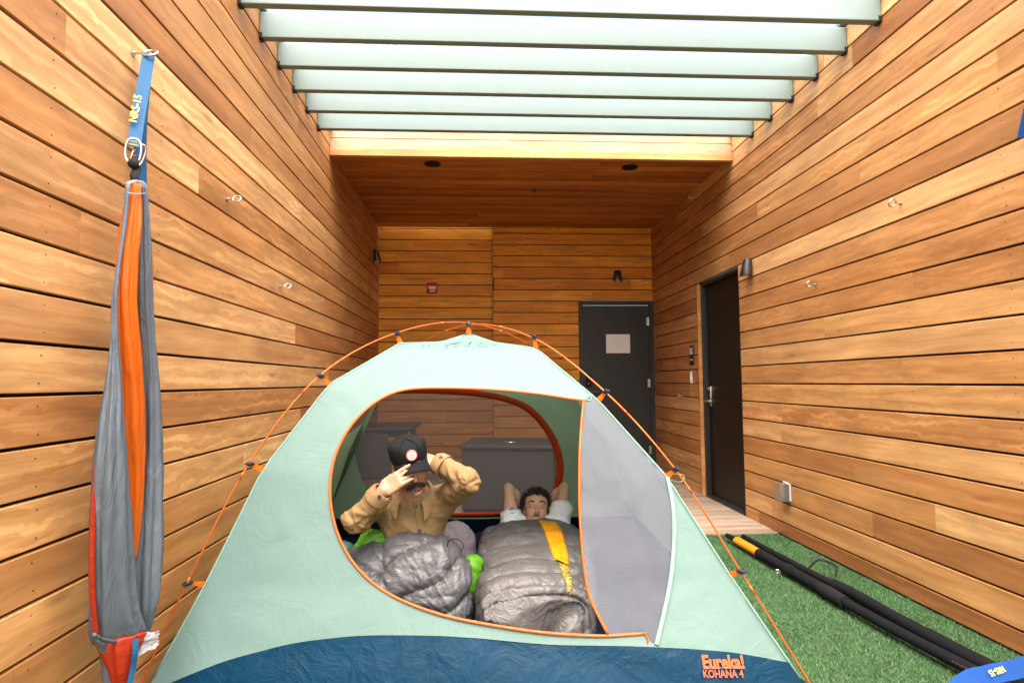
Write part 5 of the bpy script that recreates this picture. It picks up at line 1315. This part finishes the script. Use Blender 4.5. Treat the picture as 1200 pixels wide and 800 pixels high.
# tag of clear film at the hem
c_ = atX(158, 757, XL+.19); uu, vv = np.meshgrid(np.linspace(-1, 1, 22), np.linspace(-1, 1, 16)); ex_, ez_ = WD*.068+V(0, 0, .014), V(0, 0, .034)
sh = 1-.35*np.abs(pn(uu*2.1, vv*2.3, 3))
P = c_+(uu*sh)[..., None]*ex_+(vv*(1-.35*uu*uu)*sh)[..., None]*ez_+(VW*-1)*(.016*fbm(uu*1.6, vv*1.6, 2))[..., None]; idx = np.arange(22*16).reshape(16, 22)
np_obj('plastic_tag', P.reshape(-1, 3), np.stack([idx[:-1, :-1], idx[:-1, 1:], idx[1:, 1:], idx[1:, :-1]], -1).reshape(-1, 4), M['plastic_bag'], ham)
def ribbon3(pts, width, wdirs, mat, name, parent, th=.0022, n=30):
    P = smooth_path(pts, n); T = np.gradient(P, axis=0); T /= np.linalg.norm(T, axis=1)[:, None]; W_ = np.asarray(wdirs, float)
    if W_.ndim == 1: W_ = np.tile(W_, (len(P), 1))
    else: W_ = np.stack([np.interp(np.linspace(0, 1, len(P)), np.linspace(0, 1, len(wdirs)), W_[:, k]) for k in range(3)], 1)
    W_ = W_-(W_*T).sum(1)[:, None]*T; W_ /= np.linalg.norm(W_, axis=1)[:, None]; N_ = np.cross(T, W_)
    mb = MB(); mb.loft([[p+w*width/2-n_*th/2, p+w*width/2+n_*th/2, p-w*width/2+n_*th/2, p-w*width/2-n_*th/2] for p, w, n_ in zip(P, W_, N_)]); return mb.build(name, mat, parent, 'auto')
st = thing('hanging_strap', atX(163, 66, XL+.05), 'blue webbing strap with yellow print hanging from the wall eye bolt above the hammock', 'strap')
eb_ = atX(156, 62, XL+.001); eye_bolt(eb_, (1, 0, 0), 'eye bolt that carries the blue strap and hammock', .85, 1.25)
top = eb_+V(.055, 0, -.012)
f1_ = atX(156.5, 172, XL+.085)
ribbon3([top+V(.0, 0, .012), top+V(.004, -.01, -.02), (top+f1_)/2, f1_], .040, WD, M['blue_web'], 'front_strap', st)
ribbon3([top+V(-.004, .004, .012), top+V(-.01, .012, -.03), atX(166, 150, XL+.05), atX(166, 215, XL+.05), atX(169, 240, XL+.06)], .034, WD, M['blue_web'], 'rear_strap', st)
for px, py in ((156, 166), (156, 170)):
    c_ = atX(px, py, XL+.088); ribbon3([c_-WD*.015-VW*.003, c_+WD*.015-VW*.003], .004, V(0, 0, 1), M['yellow_print'], 'stitching', st)
tc = atX(159.2, 128, XL+.075)
text_mesh('NRS-15', .034, frame(tc-VW*.006, unit((top-f1_)), -WD, -VW), M['yellow_print'], 'lettering', st, .0006, .105)
def biner(c, ax_u, ax_w, L, W_, r, name, parent):
    P = [c+ax_u*L/2*np.sign(cos(a))*abs(cos(a))**.8+ax_w*W_/2*np.sign(sin(a))*abs(sin(a))**.7 for a in np.linspace(0, 2*pi, 41)]; mb = MB(); mb.tube(P, r, 8, False); return mb.build(name, M['steel'], parent, True)
biner(atX(156, 177, XL+.095), unit(V(.05, 0, 1)), WD, .085, .045, .0045, 'carabiner', st)
biner(atX(162, 182, XL+.085), unit(V(.25, .1, 1)), unit(WD+VW*.6), .08, .04, .0045, 'carabiner', st)
mb = MB(); rp = [atX(158, 186, XL+.095), atX(156, 192, XL+.10), atX(159, 199, XL+.10), atX(156.5, 206, XL+.105), atX(158, 214, XL+.11)]
mb.tube(smooth_path(rp, 30), .011, 8); mb.tube(smooth_path([q+WD*.008+V(0, 0, .004) for q in rp], 30), .008, 8); mb.ball(rp[1], .017); mb.build('rope', M['rope'], ham, True)
ribbon3([atX(159, 748, XL+.20), atX(158.5, 765, XL+.20), atX(156, 782, XL+.19), atX(151, 805, XL+.18)], .016, WD, M['blue_web'], 'drawstring', ham)
# strap end at the right-hand wall
t = thing('hanging_strap', atX(1200, 150, XR-.04), 'short bright blue strap hanging high on the wall with the outlet box', 'strap')
W2 = unit(V(.5, -.86, 0)); eb2 = atX(1246, -12, XR-.001)
ribbon3([eb2+V(-.05, 0, -.01), atX(1229, 60, XR-.05), atX(1214, 120, XR-.045), atX(1204.5, 161, XR-.04)], .07, W2, M['blue_web_bright'], 'webbing', t, .004)
eye_bolt(eb2, (-1, 0, 0), 'eye bolt that carries the bright blue strap above the outlet box', .1, 1.2)
# strap running from the right-hand wall to the turf
t = thing('ground_strap', V(.95, 1.3, .03), 'bright blue webbing strap with yellow print trailing from the wall over the black poles', 'strap')
A_ = atX(1330, 720, XR-.03); B0 = atY(1198, 781, 1.52); C0 = atY(1160, 790, 1.46); D0 = atY(1124, 806, 1.41)
cd = unit(C0-CAM); rt = unit(B0-D0); upv = np.cross(rt, cd); upv = upv if upv[2] > 0 else -upv
ribbon3([A_, (A_+B0)/2+V(0, 0, -.02), B0, C0, D0, D0+(D0-C0)*2+V(0, 0, -.10), D0+(D0-C0)*3.5+V(0, .05, -.36)], .042, upv, M['blue_web_bright'], 'webbing', t, .003, 48)
tc = atY(1168, 785.5, 1.462)
text_mesh('NRS-15', .036, frame(tc-cd*.004, -rt, -upv, np.cross(-rt, -upv)), M['yellow_print'], 'lettering', t, .0004, .064)
mb = MB(); q = A_; mb.torus(q+V(.005, 0, 0), .022, .0045, (0, 1, 0)); mb.tube([q+V(.025, 0, 0), q+V(.045, 0, 0)], .005, 8); mb.build('wall_ring', M['steel'], t, True)
# ================================================================== BLACK POLES ON THE TURF
def gp(px, py, z): return atZ(px, py, z)
t = thing('padded_pole', gp(980, 700, .0), 'long black padded pole with an orange sleeve lying on the turf', 'pole')
R1 = [gp(x, y, .045) for x, y in ((852, 627), (866, 634.5), (900, 654), (930, 670.5), (960, 687.5), (1000, 711), (1060, 743.5), (1120, 775), (1175, 803), (1230, 831))]
P = smooth_path(R1, 90); L_ = np.concatenate([[0], np.cumsum(np.linalg.norm(np.diff(P, axis=0), axis=1))]); s_ = L_/L_[-1]
def seg(a, b, r, mat, name, par=t, flat=1.0):
    k = np.linspace(a, b, max(6, int(40*(b-a))))
    Q = np.stack([np.interp(k, s_, P[:, j]) for j in range(3)], 1); rr_ = .82*(np.interp(k, np.linspace(a, b, len(r)), r) if not np.isscalar(r) else r)*(1+.05*pn(k*30, 1.5, a*9))
    mb = MB(); mb.tube(Q, rr_, 16, flat=flat); return mb.build(name, M[mat], par, 'auto')
px_s = lambda x, y: float(s_[np.argmin(((proj(P)-np.array([x, y]))**2).sum(1))])
seg(0, px_s(866, 634), [.020, .024, .026], 'rubber', 'end_cap'); seg(px_s(864, 633), px_s(889, 648), .038, 'orange_sleeve', 'orange_sleeve', flat=.85)
seg(px_s(889, 648), px_s(925, 668), [.036, .034, .036], 'foam', 'sleeve'); seg(px_s(922, 666), px_s(930, 671), [.040, .043, .041], 'rubber', 'collar'); seg(px_s(929, 670), px_s(985, 702), [.036, .037, .034], 'foam', 'sleeve')
seg(px_s(983, 701), 1.0, [.030, .029, .029], 'foam', 'tube'); seg(px_s(962, 688), px_s(990, 705), [.036, .043, .038], 'black_cloth', 'tie_wrap')
q = gp(913, 671, .03); mb = MB(); mb.torus(q+V(-.01, 0, .01), .014, .005, (.3, .6, .5)); mb.box(q+V(.004, 0, .0), (.012, .02, .03), None, .003); mb.build('clamp', M['steel'], t, 'auto')
q = gp(1122, 779, .077); mb = MB()
for k in range(4): mb.box(gp(1117+5*k, 775+2.4*k, .0752), (.010, .012, .002))
mb.build('print_mark', M['bronze'], t)
t2 = thing('padded_pole', gp(1030, 700, .0), 'plain black padded pole lying beside the orange-sleeved one, nearer the wall', 'pole')
R2 = [gp(x, y, .04) for x, y in ((871, 628), (915, 652), (960, 676), (1000, 695), (1060, 729), (1120, 761), (1170, 787), (1230, 818))]
P = smooth_path(R2, 90); L_ = np.concatenate([[0], np.cumsum(np.linalg.norm(np.diff(P, axis=0), axis=1))]); s_ = L_/L_[-1]
seg(0, px_s(980, 685), [.020, .024, .026], 'rubber', 'tube', t2); seg(px_s(978, 684), px_s(1090, 744), [.034, .033], 'foam', 'sleeve', t2); seg(px_s(1088, 743), 1.0, [.038, .038], 'foam', 'sleeve', t2)
q = gp(948, 665, .06); mb = MB(); mb.tube(smooth_path([q, q+V(.05, -.02, .05), q+V(.12, -.07, .03), q+V(.10, -.10, -.02)], 20), .006, 6); mb.build('handle_loop', M['rope'], t2, True)
